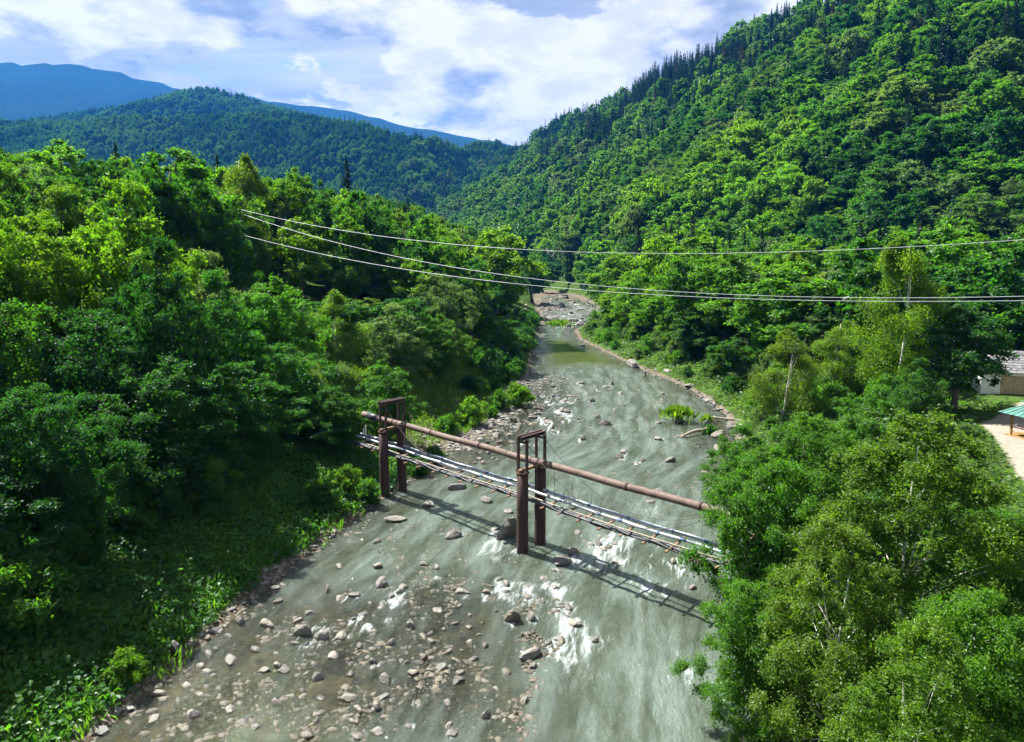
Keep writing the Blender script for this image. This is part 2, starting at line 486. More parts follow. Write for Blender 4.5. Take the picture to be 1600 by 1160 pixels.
RIDGES = [   # polyline (x,y,z), cross slope
    (ridge_pts([(838, 212, 1300), (905, 180, 1130), (975, 140, 950), (1110, 75, 800), (1260, 0, 700), (1450, -110, 600), (1720, -260, 500), (2400, -560, 400)], 20), 0.70),
    (ridge_pts([(-300, 200, 1500), (40, 188, 1500), (200, 176, 1500), (420, 168, 1500), (560, 187, 1450), (650, 212, 1400), (720, 229, 1500), (830, 214, 1800), (1000, 214, 2000)], 20), 0.50),
    (ridge_pts([(60, 178, 2300), (200, 165, 2250), (255, 148, 2200), (320, 133, 2200), (365, 143, 2200), (405, 160, 2250), (520, 180, 2300)], 20), 0.45),
    (ridge_pts([(-500, 130, 5000), (-150, 102, 5000), (0, 97, 5000), (110, 100, 5000), (190, 116, 5000), (275, 136, 5000), (430, 164, 5000),
                (530, 176, 5200), (590, 176, 5200), (665, 193, 5200), (735, 210, 5200), (790, 250, 5200)], 0), 0.42),
]


def ridge_h(x, y, P, k):
    best = np.full(x.shape, -1e9)
    for i in range(len(P) - 1):
        a, b = P[i], P[i + 1]; d = b - a; L2 = d[0] ** 2 + d[1] ** 2
        t = np.clip(((x - a[0]) * d[0] + (y - a[1]) * d[1]) / L2, 0, 1)
        dist = np.sqrt((x - a[0] - t * d[0]) ** 2 + (y - a[1] - t * d[1]) ** 2)
        best = np.maximum(best, a[2] + t * d[2] - k * np.maximum(dist - 6, 0) )
    return best


def smax(a, b, k=8.0):
    h = np.clip(0.5 + 0.5 * (a - b) / k, 0, 1)
    return b * (1 - h) + a * h + k * h * (1 - h)


LP_S = [0, 1.5, 4, 8, 15, 28, 40, 60, 90, 150, 210, 270, 330, 600, 1500]
LP_Z = [-0.05, 0.45, 1.3, 2.8, 5.2, 9.5, 14.5, 17.5, 20, 26, 33, 48, 78, 130, 150]
RP_S = [0, 1.5, 4, 9, 18, 60, 200, 1500]
RP_Z = [-0.05, 0.4, 1.1, 2.2, 3.0, 3.4, 6.0, 9.0]


def relief(x, y, sd=None):
    x = np.asarray(x, float); y = np.asarray(y, float)
    if sd is None: sd = river_sd(x, y)
    s = np.maximum(sd, 0)
    left = x < cx(y)
    lz = np.interp(s, LP_S, LP_Z)
    # the wide cobble bar on the left bank beyond the bridge
    bar = np.exp(-((y - 88) / 22.0) ** 2)
    lz = lz * (1 - bar) + np.interp(np.maximum(s - 4.0, 0) + s * 0.15, LP_S, LP_Z) * bar
    f = np.clip((y - 330) / 260.0, 0, 1); f = f * f * (3 - 2 * f)
    lz = lz * (1 - f) + np.minimum(lz, 9) * f
    rz = np.interp(s, RP_S, RP_Z)
    z = np.where(left, lz, rz)
    z = z + fbm(x / 14.0, y / 14.0, 3) * np.clip(s / 14.0, 0, 1) * 0.5
    farb = np.clip((y - 212) / 25.0, 0, 1)
    z = np.where(sd < 0, -0.05 - 0.75 * (1 - np.exp(sd / 4.0)) + farb * 1.5 * np.clip(fbm(x / 11.0 + 2.0, y / 26.0, 3) + 0.10, 0, 1), z)
    for i, (P, k) in enumerate(RIDGES):
        r = ridge_h(x, y, P, k)
        amp = (14, 26, 30, 45)[i]; sc = (95, 190, 260, 900)[i]
        near = np.clip((r + 10) / 80.0, 0, 1)
        top = 1.0
        # gullies and spurs, faded towards the crest so that the skyline keeps its line
        w = np.clip((np.max(P[:, 2]) - r) / 120.0, 0.0, 1)
        r = r + fbm(x / sc + 3.3 * i, y / sc, 4) * amp * near * w
        w2 = np.clip((sd - 1.0) / 26.0, 0, 1)
        z = np.where(r > -30, z * (1 - w2) + smax(r, z) * w2, z)
    return z


ROAD = np.array([(38.0, 28.0), (43.0, 44.0), (48.5, 58.0), (55.5, 73.0), (66.0, 82.0), (90.0, 88.0)])


def build_terrain():
    th = np.radians(np.concatenate([np.linspace(-180, -62, 24)[:-1], np.linspace(-62, 62, 420), np.linspace(62, 180, 24)[1:]]))
    r = np.concatenate([[0.5, 4, 7], np.geomspace(10, 600, 300), np.geomspace(600, 9000, 120)[1:]])
    T, R_ = np.meshgrid(th, r)
    x, y = R_ * np.sin(T), R_ * np.cos(T)
    sd = river_sd(x, y)
    behind = np.clip((-y - 10) / 120.0, 0, 1)
    z = relief(x, y, sd)
    z = z * (1 - behind) + 3 * behind * np.where(sd > 0, 1, 0)
    nr, nt = x.shape
    idx = np.arange(nr * nt).reshape(nr, nt)
    f = np.stack([idx[:-1, :-1], idx[:-1, 1:], idx[1:, 1:], idx[1:, :-1]], -1).reshape(-1, 4)
    s = np.maximum(sd, 0)
    bar = np.exp(-((y - 88) / 22.0) ** 2) * (x < cx(y))
    upr = np.clip((y - 185) / 30.0, 0, 1) * np.clip((430 - y) / 30, 0, 1)
    gravel = np.clip(1.3 - s / (1.2 + 7.5 * bar + 1.2 * upr), 0, 1)
    road = np.clip(1.5 - seg_dist(x, y, ROAD, False) / 3.4, 0, 1)
    bed = np.clip(-sd / 0.8, 0, 1) * np.clip(0.5 - z / 0.2, 0, 1)
    far = np.clip((R_ - 500) / 500, 0, 1)
    me = mesh_np("ground", np.stack([x, y, z], -1).reshape(-1, 3), f,
                 dict(gravel=gravel.ravel(), road=road.ravel(), bed=bed.ravel(), far=far.ravel()), smooth=True)
    obj("ground", me, M['ground'], kind="structure")


build_terrain()

# ------------------------------------------------------------------ stones of the river (positions read on the ground plane)
def rock_mesh(name, seed, sub=3, flat=0.55, blocky=0.5):
    rg = np.random.default_rng(seed)
    bm = bmesh.new(); bmesh.ops.create_icosphere(bm, subdivisions=sub, radius=0.5)
    v = np.array([p.co[:] for p in bm.verts])
    n = v / np.linalg.norm(v, axis=1, keepdims=True)
    rr = np.full(len(v), 0.5)
    for _ in range(9):                          # chop with random planes: angular faces
        d = rg.normal(size=3) * np.array([1, 1, 0.8 + blocky]); d /= np.linalg.norm(d)
        h = rg.uniform(0.20, 0.42)
        c = n @ d
        rr = np.where(c > 1e-3, np.minimum(rr, h / np.maximum(c, 1e-3)), rr)
    v = n * rr[:, None]
    v *= np.array([1.25, 0.9, flat * 1.3])
    v += 0.018 * np.stack([fbm(v[:, 0] * 6 + seed, v[:, 1] * 6 + 5 * k + v[:, 2] * 5, 2) for k in range(3)], -1)
    v /= np.ptp(v[:, 0])
    for p, c in zip(bm.verts, v): p.co = c
    me = bpy.data.meshes.new(name); bm.to_mesh(me); bm.free()
    me.materials.append(M['rock'])
    return me


ROCKS = [rock_mesh("stone", 100 + i, 3, [0.42, 0.55, 0.7, 0.35, 0.6, 0.5, 0.8, 0.45][i], [0.2, 0.8, 0.5, 1.2, 0.4, 0.9, 0.3, 1.0][i]) for i in range(8)]
ROCK_LIST = []                                  # x, y, width for foam and wakes


G1 = 'stone lying among others in the shallow river'


def stone(px, py, w, kind='pale', mesh=None, tall=1.0, label=None, cat='rock', name='river_stone', group=None, world=None, sink=0.28):
    if world is None:
        p = ground_at(px, py); D = project(p)[2]; wd = w * D / FPX
    else:
        p = np.array([world[0], world[1], 0.0]); wd = w
    z0 = max(0.0, float(relief(np.array([p[0]]), np.array([p[1]]))[0]))
    me = ROCKS[mesh if mesh is not None else RNG.integers(len(ROCKS))]
    o = obj(name, me, None, None, (p[0], p[1], z0 + wd * 0.10 * tall - 0.02),
            (RNG.uniform(-0.15, 0.15), RNG.uniform(-0.15, 0.15), RNG.uniform(0, 6.28)), (wd, wd * RNG.uniform(0.6, 1.1), wd * tall))
    if label is None: label = G1; group = 'loose stones in the shallow river'
    if group:
        k = ROCKS.index(me); size = 'small' if wd < 0.55 else 'large' if wd > 1.1 else 'middling'
        label = f"{size} {['flat', 'angular', 'chunky', 'slab-like', 'rounded', 'wedge-shaped', 'bulky', 'thin-edged'][k]} {label}"
    o['label'] = label
    o['category'] = cat
    if group: o['group'] = group
    ROCK_LIST.append((p[0], p[1], wd))
    return o


NAMED = [  # px, py, width px, mesh, tallness, label
    (789, 842, 46, 6, 1.35, 'big dark layered boulder at the foot of the pipe pylon in mid river'),
    (712, 764, 33, 1, 0.9, 'pale slab-topped boulder in the water between the two rusty pylons'),
    (758, 783, 24, 4, 1.0, 'pale rounded boulder in the water below the middle of the hanging pipes'),
    (708, 837, 31, 2, 0.8, 'wide grey-white boulder in white water under the shadow of the pipes'),
    (670, 790, 28, 5, 1.0, 'dark wet boulder just off the foot of the bank-side pylon'),
    (620, 813, 38, 3, 0.8, 'long pale slab on the bank edge below the bank-side pylon'),
    (878, 879, 40, 3, 0.8, 'long dark stone lying in the pylon shadow in mid river'),
    (469, 992, 31, 6, 1.1, 'largest pale boulder of the shallow cluster by the leafy bank'),
    (416, 978, 28, 5, 1.2, 'grey-white upright boulder by the leafy bank beside the mossy one'),
    (377, 972, 24, 2, 1.1, 'mossy brown boulder touching the leafy bank'),
    (275, 1026, 36, 6, 1.2, 'dark purplish boulder half under the bank herbs'),
    (362, 1033, 38, 3, 0.6, 'long flat white slab in the brown shallows'),
    (797, 970, 28, 6, 1.25, 'smooth rounded grey boulder standing alone in rippled water below the pylon'),
    (900, 978, 27, 4, 1.0, 'pinkish boulder at the edge of the green channel'),
    (825, 1026, 42, 1, 0.9, 'broad brown boulder with dark cracks at the tail of the rapid'),
    (722, 927, 25, 5, 1.0, 'squat grey boulder in the middle of the stony shallows'),
    (945, 664, 22, 2, 1.0, 'pale flat-topped boulder alone in the wide upstream riffle'),
    (1027, 686, 21, 3, 0.9, 'pale whale-backed stone beside the driftwood tip'),
    (989, 574, 26, 1, 1.3, 'tall block of rock with a dark face at the head of the riffle'),
    (1077, 606, 30, 3, 0.7, 'low slab topped with grass by the willow bank'),
    (1101, 888, 24, 6, 1.2, 'brown wet boulder under the leaning alder by the bridge end'),
    (1053, 879, 21, 2, 0.8, 'rounded brown stone alone in white water'),
    (1028, 769, 20, 5, 0.9, 'stone with a wet dark side just upstream of the rusty pipe'),
    (1015, 784, 20, 3, 0.8, 'flat stone breaking the ripples right beyond the rusty pipe'),
]
for px, py, w, mi, tl, lb in NAMED: stone(px, py, w * 0.95, mesh=mi, tall=tl, label=lb)
PLAIN = [(436, 940, 18), (430, 921, 16), (325, 1022, 20), (462, 1007, 17), (500, 999, 26), (464, 971, 18), (531, 886, 15), (589, 886, 20), (595, 916, 28),
         (612, 933, 20), (625, 927, 18), (630, 919, 21), (531, 936, 20), (556, 930, 22), (512, 924, 16), (639, 979, 20), (683, 888, 18), (662, 882, 18),
         (686, 905, 16), (686, 954, 21), (550, 969, 12), (567, 961, 16), (578, 980, 12), (583, 987, 14), (606, 972, 14), (581, 1036, 18), (598, 1036, 14),
         (628, 1032, 14), (548, 1055, 18), (644, 1051, 22), (444, 1047, 24), (478, 1054, 14), (325, 1052, 18), (316, 1041, 20), (673, 990, 14), (673, 1002, 16),
         (400, 1016, 18), (487, 960, 18), (590, 847, 18), (796, 800, 20), (775, 827, 16), (749, 718, 14), (799, 716, 22), (885, 644, 18), (970, 715, 15),
         (1004, 721, 12), (1045, 722, 20), (904, 834, 18), (935, 850, 18), (950, 855, 16), (962, 852, 16), (925, 852, 14), (943, 860, 14), (895, 862, 20),
         (1081, 919, 16), (865, 892, 12), (793, 914, 18), (823, 916, 18), (866, 919, 18), (928, 1001, 14), (858, 1004, 12), (734, 981, 14),
         (825, 933, 16), (848, 941, 16), (662, 1030, 14), (947, 605, 14), (957, 601, 10), (969, 616, 14), (926, 628, 14), (914, 613, 9), (1042, 586, 16),
         (912, 540, 9), (877, 643, 18), (840, 640, 16), (812, 668, 15), (855, 660, 14), (905, 655, 12), (1100, 740, 16), (1110, 715, 14), (1090, 700, 12),
         (1125, 700, 16), (1140, 735, 18), (780, 905, 16), (760, 925, 14), (850, 905, 14), (700, 1020, 16), (740, 1030, 18), (760, 1010, 14), (690, 1045, 20),
         (720, 1050, 16), (790, 1050, 18), (655, 1075, 18), (600, 1090, 20), (560, 1110, 22), (500, 1090, 18), (430, 1100, 24), (360, 1110, 22), (700, 1100, 18),
         (760, 1120, 24), (820, 1095, 20), (640, 1140, 22), (480, 1150, 24), (300, 1120, 26), (250, 1085, 24), (560, 1150, 20)]
for px, py, w in PLAIN: stone(px, py, w * 0.95, tall=RNG.uniform(0.7, 1.15))
# small group of stones that are strewn over the bars and shallows
def strewn(n, poly_px, lo, hi, label, group):
    poly = np.array(to_ground(poly_px)); mn, mx = poly.min(0), poly.max(0); k = 0
    for _ in range(6000):
        if k >= n: break
        q = RNG.uniform(mn, mx)
        if not inside(np.array([q[0]]), np.array([q[1]]), poly)[0]: continue
        w = lo + (hi - lo) * RNG.random() ** 2.2
        if any((q[0] - a) ** 2 + (q[1] - b) ** 2 < (0.45 * (w + c)) ** 2 for a, b, c in ROCK_LIST): continue
        stone(0, 0, w, world=q, tall=RNG.uniform(0.7, 1.1), label=label, group=group); k += 1


strewn(60, [(620, 930), (800, 900), (900, 950), (860, 1060), (820, 1158), (300, 1158), (420, 1040), (520, 960)], 0.35, 0.9, G1, 'loose stones in the shallow river')
strewn(55, [(690, 712), (765, 690), (800, 650), (828, 612), (870, 590), (905, 620), (900, 660), (850, 690), (800, 720), (730, 735)], 0.5, 1.5,
       'stone of the cobble bar below the bright green bushes', 'stones of the cobble bar')
strewn(26, [(850, 590), (1040, 590), (1120, 690), (1080, 760), (900, 720)], 0.45, 1.3, 'stone scattered in the wide upstream riffle', 'stones scattered in the upstream riffle')
strewn(60, [(846, 460), (905, 462), (945, 490), (925, 503), (895, 515), (852, 503)], 1.2, 4.2, 'boulder in the far rapids at the river bend', 'boulders of the far rapids')
strewn(22, [(1000, 578), (1060, 604), (1130, 650), (1145, 690), (1130, 715), (1160, 690), (1145, 645), (1070, 598)], 0.6, 1.7, 'stone along the foot of the willow bank', 'stones along the willow bank')

# cobbles and pebbles, far too many to count
def cobbles():
    bm = bmesh.new(); bmesh.ops.create_icosphere(bm, subdivisions=1, radius=0.5)
    bv = np.array([p.co[:] for p in bm.verts]); bf = np.array([[q.index for q in p.verts] for p in bm.faces]); bm.free()
    P = []
    def along(poly, n, spread, lo, hi, ymax=200, ymin=15):
        seg = np.diff(poly, axis=0); L = np.linalg.norm(seg, axis=1); c = np.concatenate([[0], np.cumsum(L)])
        t = RNG.uniform(0, c[-1], n * 6)
        x = np.interp(t, c, poly[:, 0]); y = np.interp(t, c, poly[:, 1])
        x = x + RNG.normal(0, spread, len(t)); y = y + RNG.normal(0, spread, len(t))
        ok = (y < ymax) & (y > ymin); x, y = x[ok][:n], y[ok][:n]
        w = lo + (hi - lo) * RNG.random(len(x)) ** 2.5
        P.append(np.stack([x, y, w], -1))
    along(LB, 2200, 1.0, 0.12, 0.7); along(RB, 900, 1.2, 0.14, 0.7)
    along(np.array(to_ground([(700, 705), (790, 660), (850, 610), (850, 585)])), 2400, 3.4, 0.18, 0.9)
    along(np.array(to_ground([(860, 500), (900, 490), (930, 478)])), 1100, 10.0, 0.5, 1.9, ymax=420)
    def patch(poly_px, n, lo, hi):
        poly = np.array(to_ground(poly_px)); q = RNG.uniform(poly.min(0), poly.max(0), (n * 4, 2)); q = q[inside(q[:, 0], q[:, 1], poly)][:n]
        cl = fbm(q[:, 0] / 2.4, q[:, 1] / 2.4, 3); q = q[cl > -0.1]
        P.append(np.concatenate([q, (lo + (hi - lo) * RNG.random(len(q)) ** 3)[:, None]], 1))
    patch([(460, 950), (560, 900), (700, 890), (890, 940), (840, 1158), (200, 1158), (330, 1045)], 6500, 0.10, 0.55)
    patch([(640, 800), (780, 850), (860, 930), (700, 920), (560, 870)], 1100, 0.12, 0.5)
    patch([(870, 835), (980, 840), (960, 880), (880, 900), (820, 960), (800, 900)], 260, 0.15, 0.6)
    patch([(850, 590), (1000, 590), (1120, 680), (1090, 770), (900, 730)], 1500, 0.15, 0.7)
    P = np.concatenate(P)
    n = len(P)
    a = RNG.uniform(0, 6.28, n); ca, sa = np.cos(a), np.sin(a)
    sc = np.stack([P[:, 2] * RNG.uniform(0.9, 1.4, n), P[:, 2] * RNG.uniform(0.6, 1, n), P[:, 2] * RNG.uniform(0.28, 0.6, n)], -1)
    v = bv[None] * (1 + RNG.uniform(-0.34, 0.24, (n, len(bv), 1))) * sc[:, None]
    x = v[..., 0] * ca[:, None] - v[..., 1] * sa[:, None]; y = v[..., 0] * sa[:, None] + v[..., 1] * ca[:, None]
    z0 = relief(P[:, 0], P[:, 1]); sdv = river_sd(P[:, 0], P[:, 1])
    z0 = np.where(sdv < 0, np.maximum(z0, -P[:, 2] * 0.18 - 0.02 * RNG.random(n)), z0)
    V = np.stack([x + P[:, 0, None], y + P[:, 1, None], v[..., 2] + z0[:, None] + sc[:, 2, None] * 0.15], -1)
    F = bf[None] + (np.arange(n) * len(bv))[:, None, None]
    me = mesh_np("cobbles", V.reshape(-1, 3), F.reshape(-1, 3), dict(shade=np.repeat(RNG.random(n), len(bv))))
    m, g, out = new_mat("cobble_stone")
    s = g.n('ShaderNodeAttribute', attribute_name='shade').outputs['Fac']
    pos = g.n('ShaderNodeNewGeometry').outputs['Position']
    c = g.ramp(s, [(0, (0.075, 0.072, 0.065)), (0.4, (0.145, 0.145, 0.138)), (0.7, (0.215, 0.21, 0.19)), (1, (0.11, 0.10, 0.08))])
    sp = g.n('ShaderNodeSeparateXYZ'); g.link(pos, sp.inputs[0])
    c = g.mix(g.math('SUBTRACT', 1.0, g.smooth(sp.outputs[2], 0.0, 0.12)), c, g.mix(1.0, c, (0.5, 0.44, 0.33), 'MULTIPLY'))
    b = g.n('ShaderNodeBsdfPrincipled'); g.link(c, b.inputs['Base Color']); b.inputs['Roughness'].default_value = 0.8
    g.link(b.outputs[0], out.inputs[0])
    o = obj("cobbles", me, m, label='cobbles and pebbles strewn along the banks and shallows of the river', category='cobbles', kind='stuff')


cobbles()


# ------------------------------------------------------------------ water
for _p in ((600, 775), (630, 768), (815, 862), (845, 850)):
    _g = ground_at(*_p); ROCK_LIST.append((_g[0], _g[1], 1.1))


def build_water():
    ys = np.concatenate([np.linspace(-5, 20, 40)[:-1], np.geomspace(20, 540, 620)])
    us = np.linspace(0, 1, 260)
    U, Y = np.meshgrid(us, ys)
    xl = np.interp(ys, [-5, 20, 60, 100, 200, 420, 540], [-42, -36, -22, -6, 2, -40, -140])[:, None]
    xr = np.interp(ys, [-5, 60, 110, 160, 230, 300, 420, 540], [26, 27, 34, 28, 34, 48, 44, -10])[:, None]
    X = xl + (xr - xl) * U
    sd = river_sd(X, Y)
    dl = seg_dist(X, Y, LB, False)
    fu = np.where(sd < 0, dl, -dl); fv = Y
    foam = np.zeros_like(X); calm = np.zeros_like(X)
    def zone(pts, amt, soft=3.0):
        poly = np.array(to_ground(pts)); d = seg_dist(X, Y, poly); d = np.where(inside(X, Y, poly), d, -d)
        return np.clip(0.5 + d / (2 * soft), 0, 1) * amt
    for pts, amt, soft in [
        ([(860, 800), (1110, 850), (1115, 960), (960, 925), (870, 880)], 0.95, 1.6),
        ([(860, 760), (1110, 800), (1110, 850), (860, 800)], 0.55, 2.0),
        ([(640, 795), (790, 835), (800, 890), (640, 870)], 0.60, 1.6),
        ([(800, 900), (930, 900), (1010, 1000), (880, 1080), (800, 1000)], 0.72, 1.5),
        ([(1010, 1000), (1120, 1000), (1120, 1090), (980, 1080)], 0.72, 1.2),
        ([(900, 930), (1110, 970), (1110, 1160), (850, 1160)], 0.34, 2.0),
        ([(560, 900), (800, 880), (800, 960), (560, 960)], 0.45, 1.5),
        ([(480, 930), (640, 950), (560, 1020), (470, 980)], 0.45, 1.0),
        ([(850, 575), (1000, 590), (1130, 680), (1100, 760), (850, 740), (820, 640)], 0.42, 5.0),
        ([(850, 582), (960, 568), (1000, 590), (860, 605)], 0.30, 4.0),
        ([(850, 470), (950, 480), (920, 505), (850, 518)], 0.75, 8.0),
    ]: foam = np.maximum(foam, zone(pts, amt, soft))
    calm = np.maximum(calm, zone([(838, 528), (905, 533), (985, 572), (930, 570), (835, 578)], 1.0, 5.0))
    calm = np.maximum(calm, zone([(250, 1070), (430, 1000), (560, 1060), (480, 1250), (50, 1250)], 0.55, 2.0))
    foam = foam * (1 - 0.8 * calm) * np.clip(0.75 + 0.55 * fbm(fu / 3.0, fv / 7.0, 3), 0.15, 1.15)
    for (a, b, w) in ROCK_LIST:               # water piles up on stones and trails white behind them
        if w < 0.4: continue
        r0 = np.searchsorted(ys, b - 6 * w - 2); r1 = np.searchsorted(ys, b + 2 * w + 1)
        dx, dy = X[r0:r1] - a, Y[r0:r1] - b
        k = np.exp(-((dx / (0.75 * w)) ** 2)) * np.where(dy > 0, np.exp(-(dy / (0.7 * w)) ** 2), np.exp(dy / (2.2 * w)))
        foam[r0:r1] = np.minimum(1.0, foam[r0:r1] + 0.62 * k * (1 - calm[r0:r1]))
    depth = np.clip(-sd / 5.0, 0, 1)
    murk = 0.34 + 0.54 * depth
    for pts, amt in [([(250, 1065), (500, 930), (640, 900), (820, 930), (800, 1158), (150, 1158)], 0.68), ([(820, 640), (860, 590), (900, 640), (800, 720), (690, 740)], 0.5),
                     ([(1060, 660), (1140, 660), (1150, 700), (1110, 740), (1080, 700)], 0.35)]:
        murk = murk - zone(pts, amt, 3.0)
    murk = np.clip(murk, 0.20, 0.95)
    wv = fbm(fu / 1.3, fv / 2.4, 4); wv2 = fbm(fu / 0.5 + 40, fv / 0.8, 2)
    rough = np.clip(0.12 + foam, 0, 1)
    Z = 0.10 * rough * wv + 0.035 * rough * wv2
    Z = np.where(sd > 0.5, Z * 0.3 - 0.03, Z)
    nr, nt = X.shape; idx = np.arange(nr * nt).reshape(nr, nt)
    f = np.stack([idx[:-1, :-1], idx[:-1, 1:], idx[1:, 1:], idx[1:, :-1]], -1).reshape(-1, 4)
    keep = (sd.ravel()[f] < 2.2).any(1)
    f = f[keep]
    used = np.zeros(nr * nt, bool); used[f.ravel()] = True
    remap = np.cumsum(used) - 1
    pick = lambda A: A.ravel()[used]
    me = mesh_np("river_water", np.stack([X, Y, Z], -1).reshape(-1, 3)[used], remap[f],
                 dict(fu=pick(fu), fv=pick(fv), foam=pick(foam), murk=pick(murk), calm=pick(calm)), smooth=True)
    obj("river_water", me, M['water'], kind="structure")


build_water()

# ------------------------------------------------------------------ plants: crown meshes
def unit(v): return v / np.maximum(np.linalg.norm(v, axis=-1, keepdims=True), 1e-9)


def leaf_quads(p, nrm, size, aspect=0.6, rng=RNG, axis=None, tint=None):
    n = len(p)
    nrm = unit(nrm)
    a = axis if axis is not None else rng.normal(size=(n, 3))
    u = unit(a - nrm * np.sum(a * nrm, -1, keepdims=True)); w = np.cross(nrm, u)
    s = np.asarray(size)[:, None] * 0.5
    tip = p + u * s; tail = p - u * s
    bend = nrm * s * 0.22
    v = np.stack([tail - bend, p + w * s * aspect, tip - bend, p - w * s * aspect], 1).reshape(-1, 3)
    f = np.arange(4 * n).reshape(n, 4)
    t = tint if tint is not None else rng.random(n)
    return v, f, np.repeat(t, 4)


def crown_mesh(name, parts, mat):
    V, F, T, b = [], [], [], 0
    for v, f, t in parts:
        V.append(v); F.append(f + b); T.append(t); b += len(v)
    me = mesh_np(name, np.concatenate(V), np.concatenate(F), dict(tint=np.concatenate(T)))
    me.materials.append(mat); return me


def broad_clumps(rg, H, R, base, n, crad, egg=0.8, lump=0.22):
    """clump centres inside an egg-shaped crown with an uneven outline"""
    ph = rg.uniform(0, 6.28, 6)
    t = rg.beta(1.35, 1.25, n); az = rg.uniform(0, 2 * math.pi, n)
    prof = np.power(np.sin(math.pi * np.clip(np.power(t, egg), 0.02, 0.98)), 0.62)
    wob = 1 + lump * (np.sin(2 * az + ph[0] + 3 * t) * 0.6 + np.sin(3 * az + ph[1] - 5 * t) * 0.5 + np.sin(5 * az + ph[2] + 9 * t) * 0.35)
    wob = np.clip(wob, 0.6, 1.2)
    rad = R * prof * wob * np.power(rg.random(n), 0.33)
    c = np.stack([rad * np.cos(az), rad * np.sin(az), base + (H - base) * t * 0.96], -1)
    cr = R * crad * rg.uniform(0.65, 1.25, n) * (0.75 + 0.4 * prof)
    return c, cr


def broad_crown(name, seed, H, R, base, n, crad, leaves, leaf, mat, aspect=0.62, egg=0.8, flat=0.60, jitter=0.75, lump=0.28, fill=0.07):
    rg = np.random.default_rng(seed)
    c, cr = broad_clumps(rg, H, R, base, n, crad, egg, lump)
    wt = cr ** 2; k = rg.choice(n, leaves, p=wt / wt.sum())
    mid = np.array([0, 0, base + (H - base) * 0.42])
    outw = unit(c - mid)[k]
    nt = 16                                     # twigs of each clump, on which the leaves sit in tufts
    td = unit(rg.normal(size=(n, nt, 3)) * 0.85 + unit(c - mid)[:, None] * 0.6 + np.array([0, 0, 0.55]))
    tl = rg.uniform(0.45, 1.12, (n, nt))
    tw = rg.integers(nt, size=leaves)
    d = unit(td[k, tw] + rg.normal(size=(leaves, 3)) * 0.26)
    rr = cr[k] * tl[k, tw] * np.power(rg.random(leaves), 0.42)
    rr *= 1 + 0.22 * np.sin(d[:, 0] * 7 + k) * np.cos(d[:, 1] * 8 + 2 * k)
    p = c[k] + d * rr[:, None] * np.array([1, 1, flat])
    # twig spikes that break up the outline
    sp = rg.random(leaves) < 0.10
    p[sp] += d[sp] * cr[k][sp, None] * rg.uniform(0, 0.45, sp.sum())[:, None]
    nrm = d * 0.55 + np.array([0, 0, 0.55]) + rg.normal(size=(leaves, 3)) * jitter
    ct = rg.random(n)
    tt = rg.random((n, nt))
    tint = np.clip(0.35 * ct[k] + 0.25 * tt[k, tw] + 0.40 * rg.random(leaves), 0, 1)
    parts = [leaf_quads(p, nrm, leaf * rg.uniform(0.65, 1.35, leaves), aspect, rg, tint=tint)]
    m = int(leaves * fill)
    if m:
        q = rg.normal(size=(m, 3)); q = unit(q) * np.power(rg.random(m), 0.4)[:, None]
        p = mid + q * np.array([R * 0.62, R * 0.62, (H - base) * 0.40])
        parts.append(leaf_quads(p, rg.normal(size=(m, 3)), leaf * 1.9 * rg.uniform(0.7, 1.3, m), 0.7, rg, tint=0.35 * rg.random(m)))
    return crown_mesh(name, parts, mat), c, cr


def birch_crown(name, seed, H, R, base, strands, per, leaf, mat, droop=1.9):
    """airy crown of hanging strands of small leaves"""
    rg = np.random.default_rng(seed)
    n = strands
    t = rg.beta(1.1, 1.2, n); az = rg.uniform(0, 6.283, n)
    prof = np.power(np.sin(math.pi * np.clip(np.power(t, 0.70), 0.03, 0.985)), 0.58)
    # boughs: gather the strands on a limited number of limbs
    nb = 40; bt = np.sort(rg.random(nb)); ba = rg.uniform(0, 6.283, nb)
    b = np.argmin(np.abs(t[:, None] - bt[None]) * 3 + rg.random((n, nb)) * 0.35, 1)
    az = ba[b] + rg.normal(0, 0.24, n)
    wob = rg.uniform(0.50, 1.18, nb)[b]
    rad = R * prof * wob * np.power(rg.random(n), 0.45)
    root = np.stack([rad * np.cos(az), rad * np.sin(az), base + (H - base) * t + rad * 0.10], -1)
    L = droop * rg.uniform(0.35, 1.0, n) * (1.1 - 0.6 * t)
    s = np.tile(np.linspace(0, 1, per), n) + rg.uniform(-0.05, 0.05, n * per)
    k = np.repeat(np.arange(n), per)
    outd = np.stack([np.cos(az), np.sin(az), np.zeros(n)], -1)
    p = root[k] + outd[k] * (0.30 * s * L[k])[:, None] + np.array([0, 0, -1]) * (s ** 1.3 * L[k])[:, None] + rg.normal(0, leaf * 0.8, (n * per, 3))
    nrm = outd[k] * 0.5 + rg.normal(size=(n * per, 3)) * 0.9 + np.array([0, 0, 0.25])
    tint = np.clip(0.5 * rg.random(nb)[b][k] + 0.5 * rg.random(n * per), 0, 1)
    parts = [leaf_quads(p, nrm, leaf * rg.uniform(0.7, 1.3, n * per), 0.66, rg, axis=np.tile([0, 0, -1.0], (n * per, 1)) + rg.normal(0, 0.5, (n * per, 3)), tint=tint)]
    c = np.stack([np.cos(ba) * R * 0.55, np.sin(ba) * R * 0.55, base + (H - base) * bt], -1)
    return crown_mesh(name, parts, mat), c, None


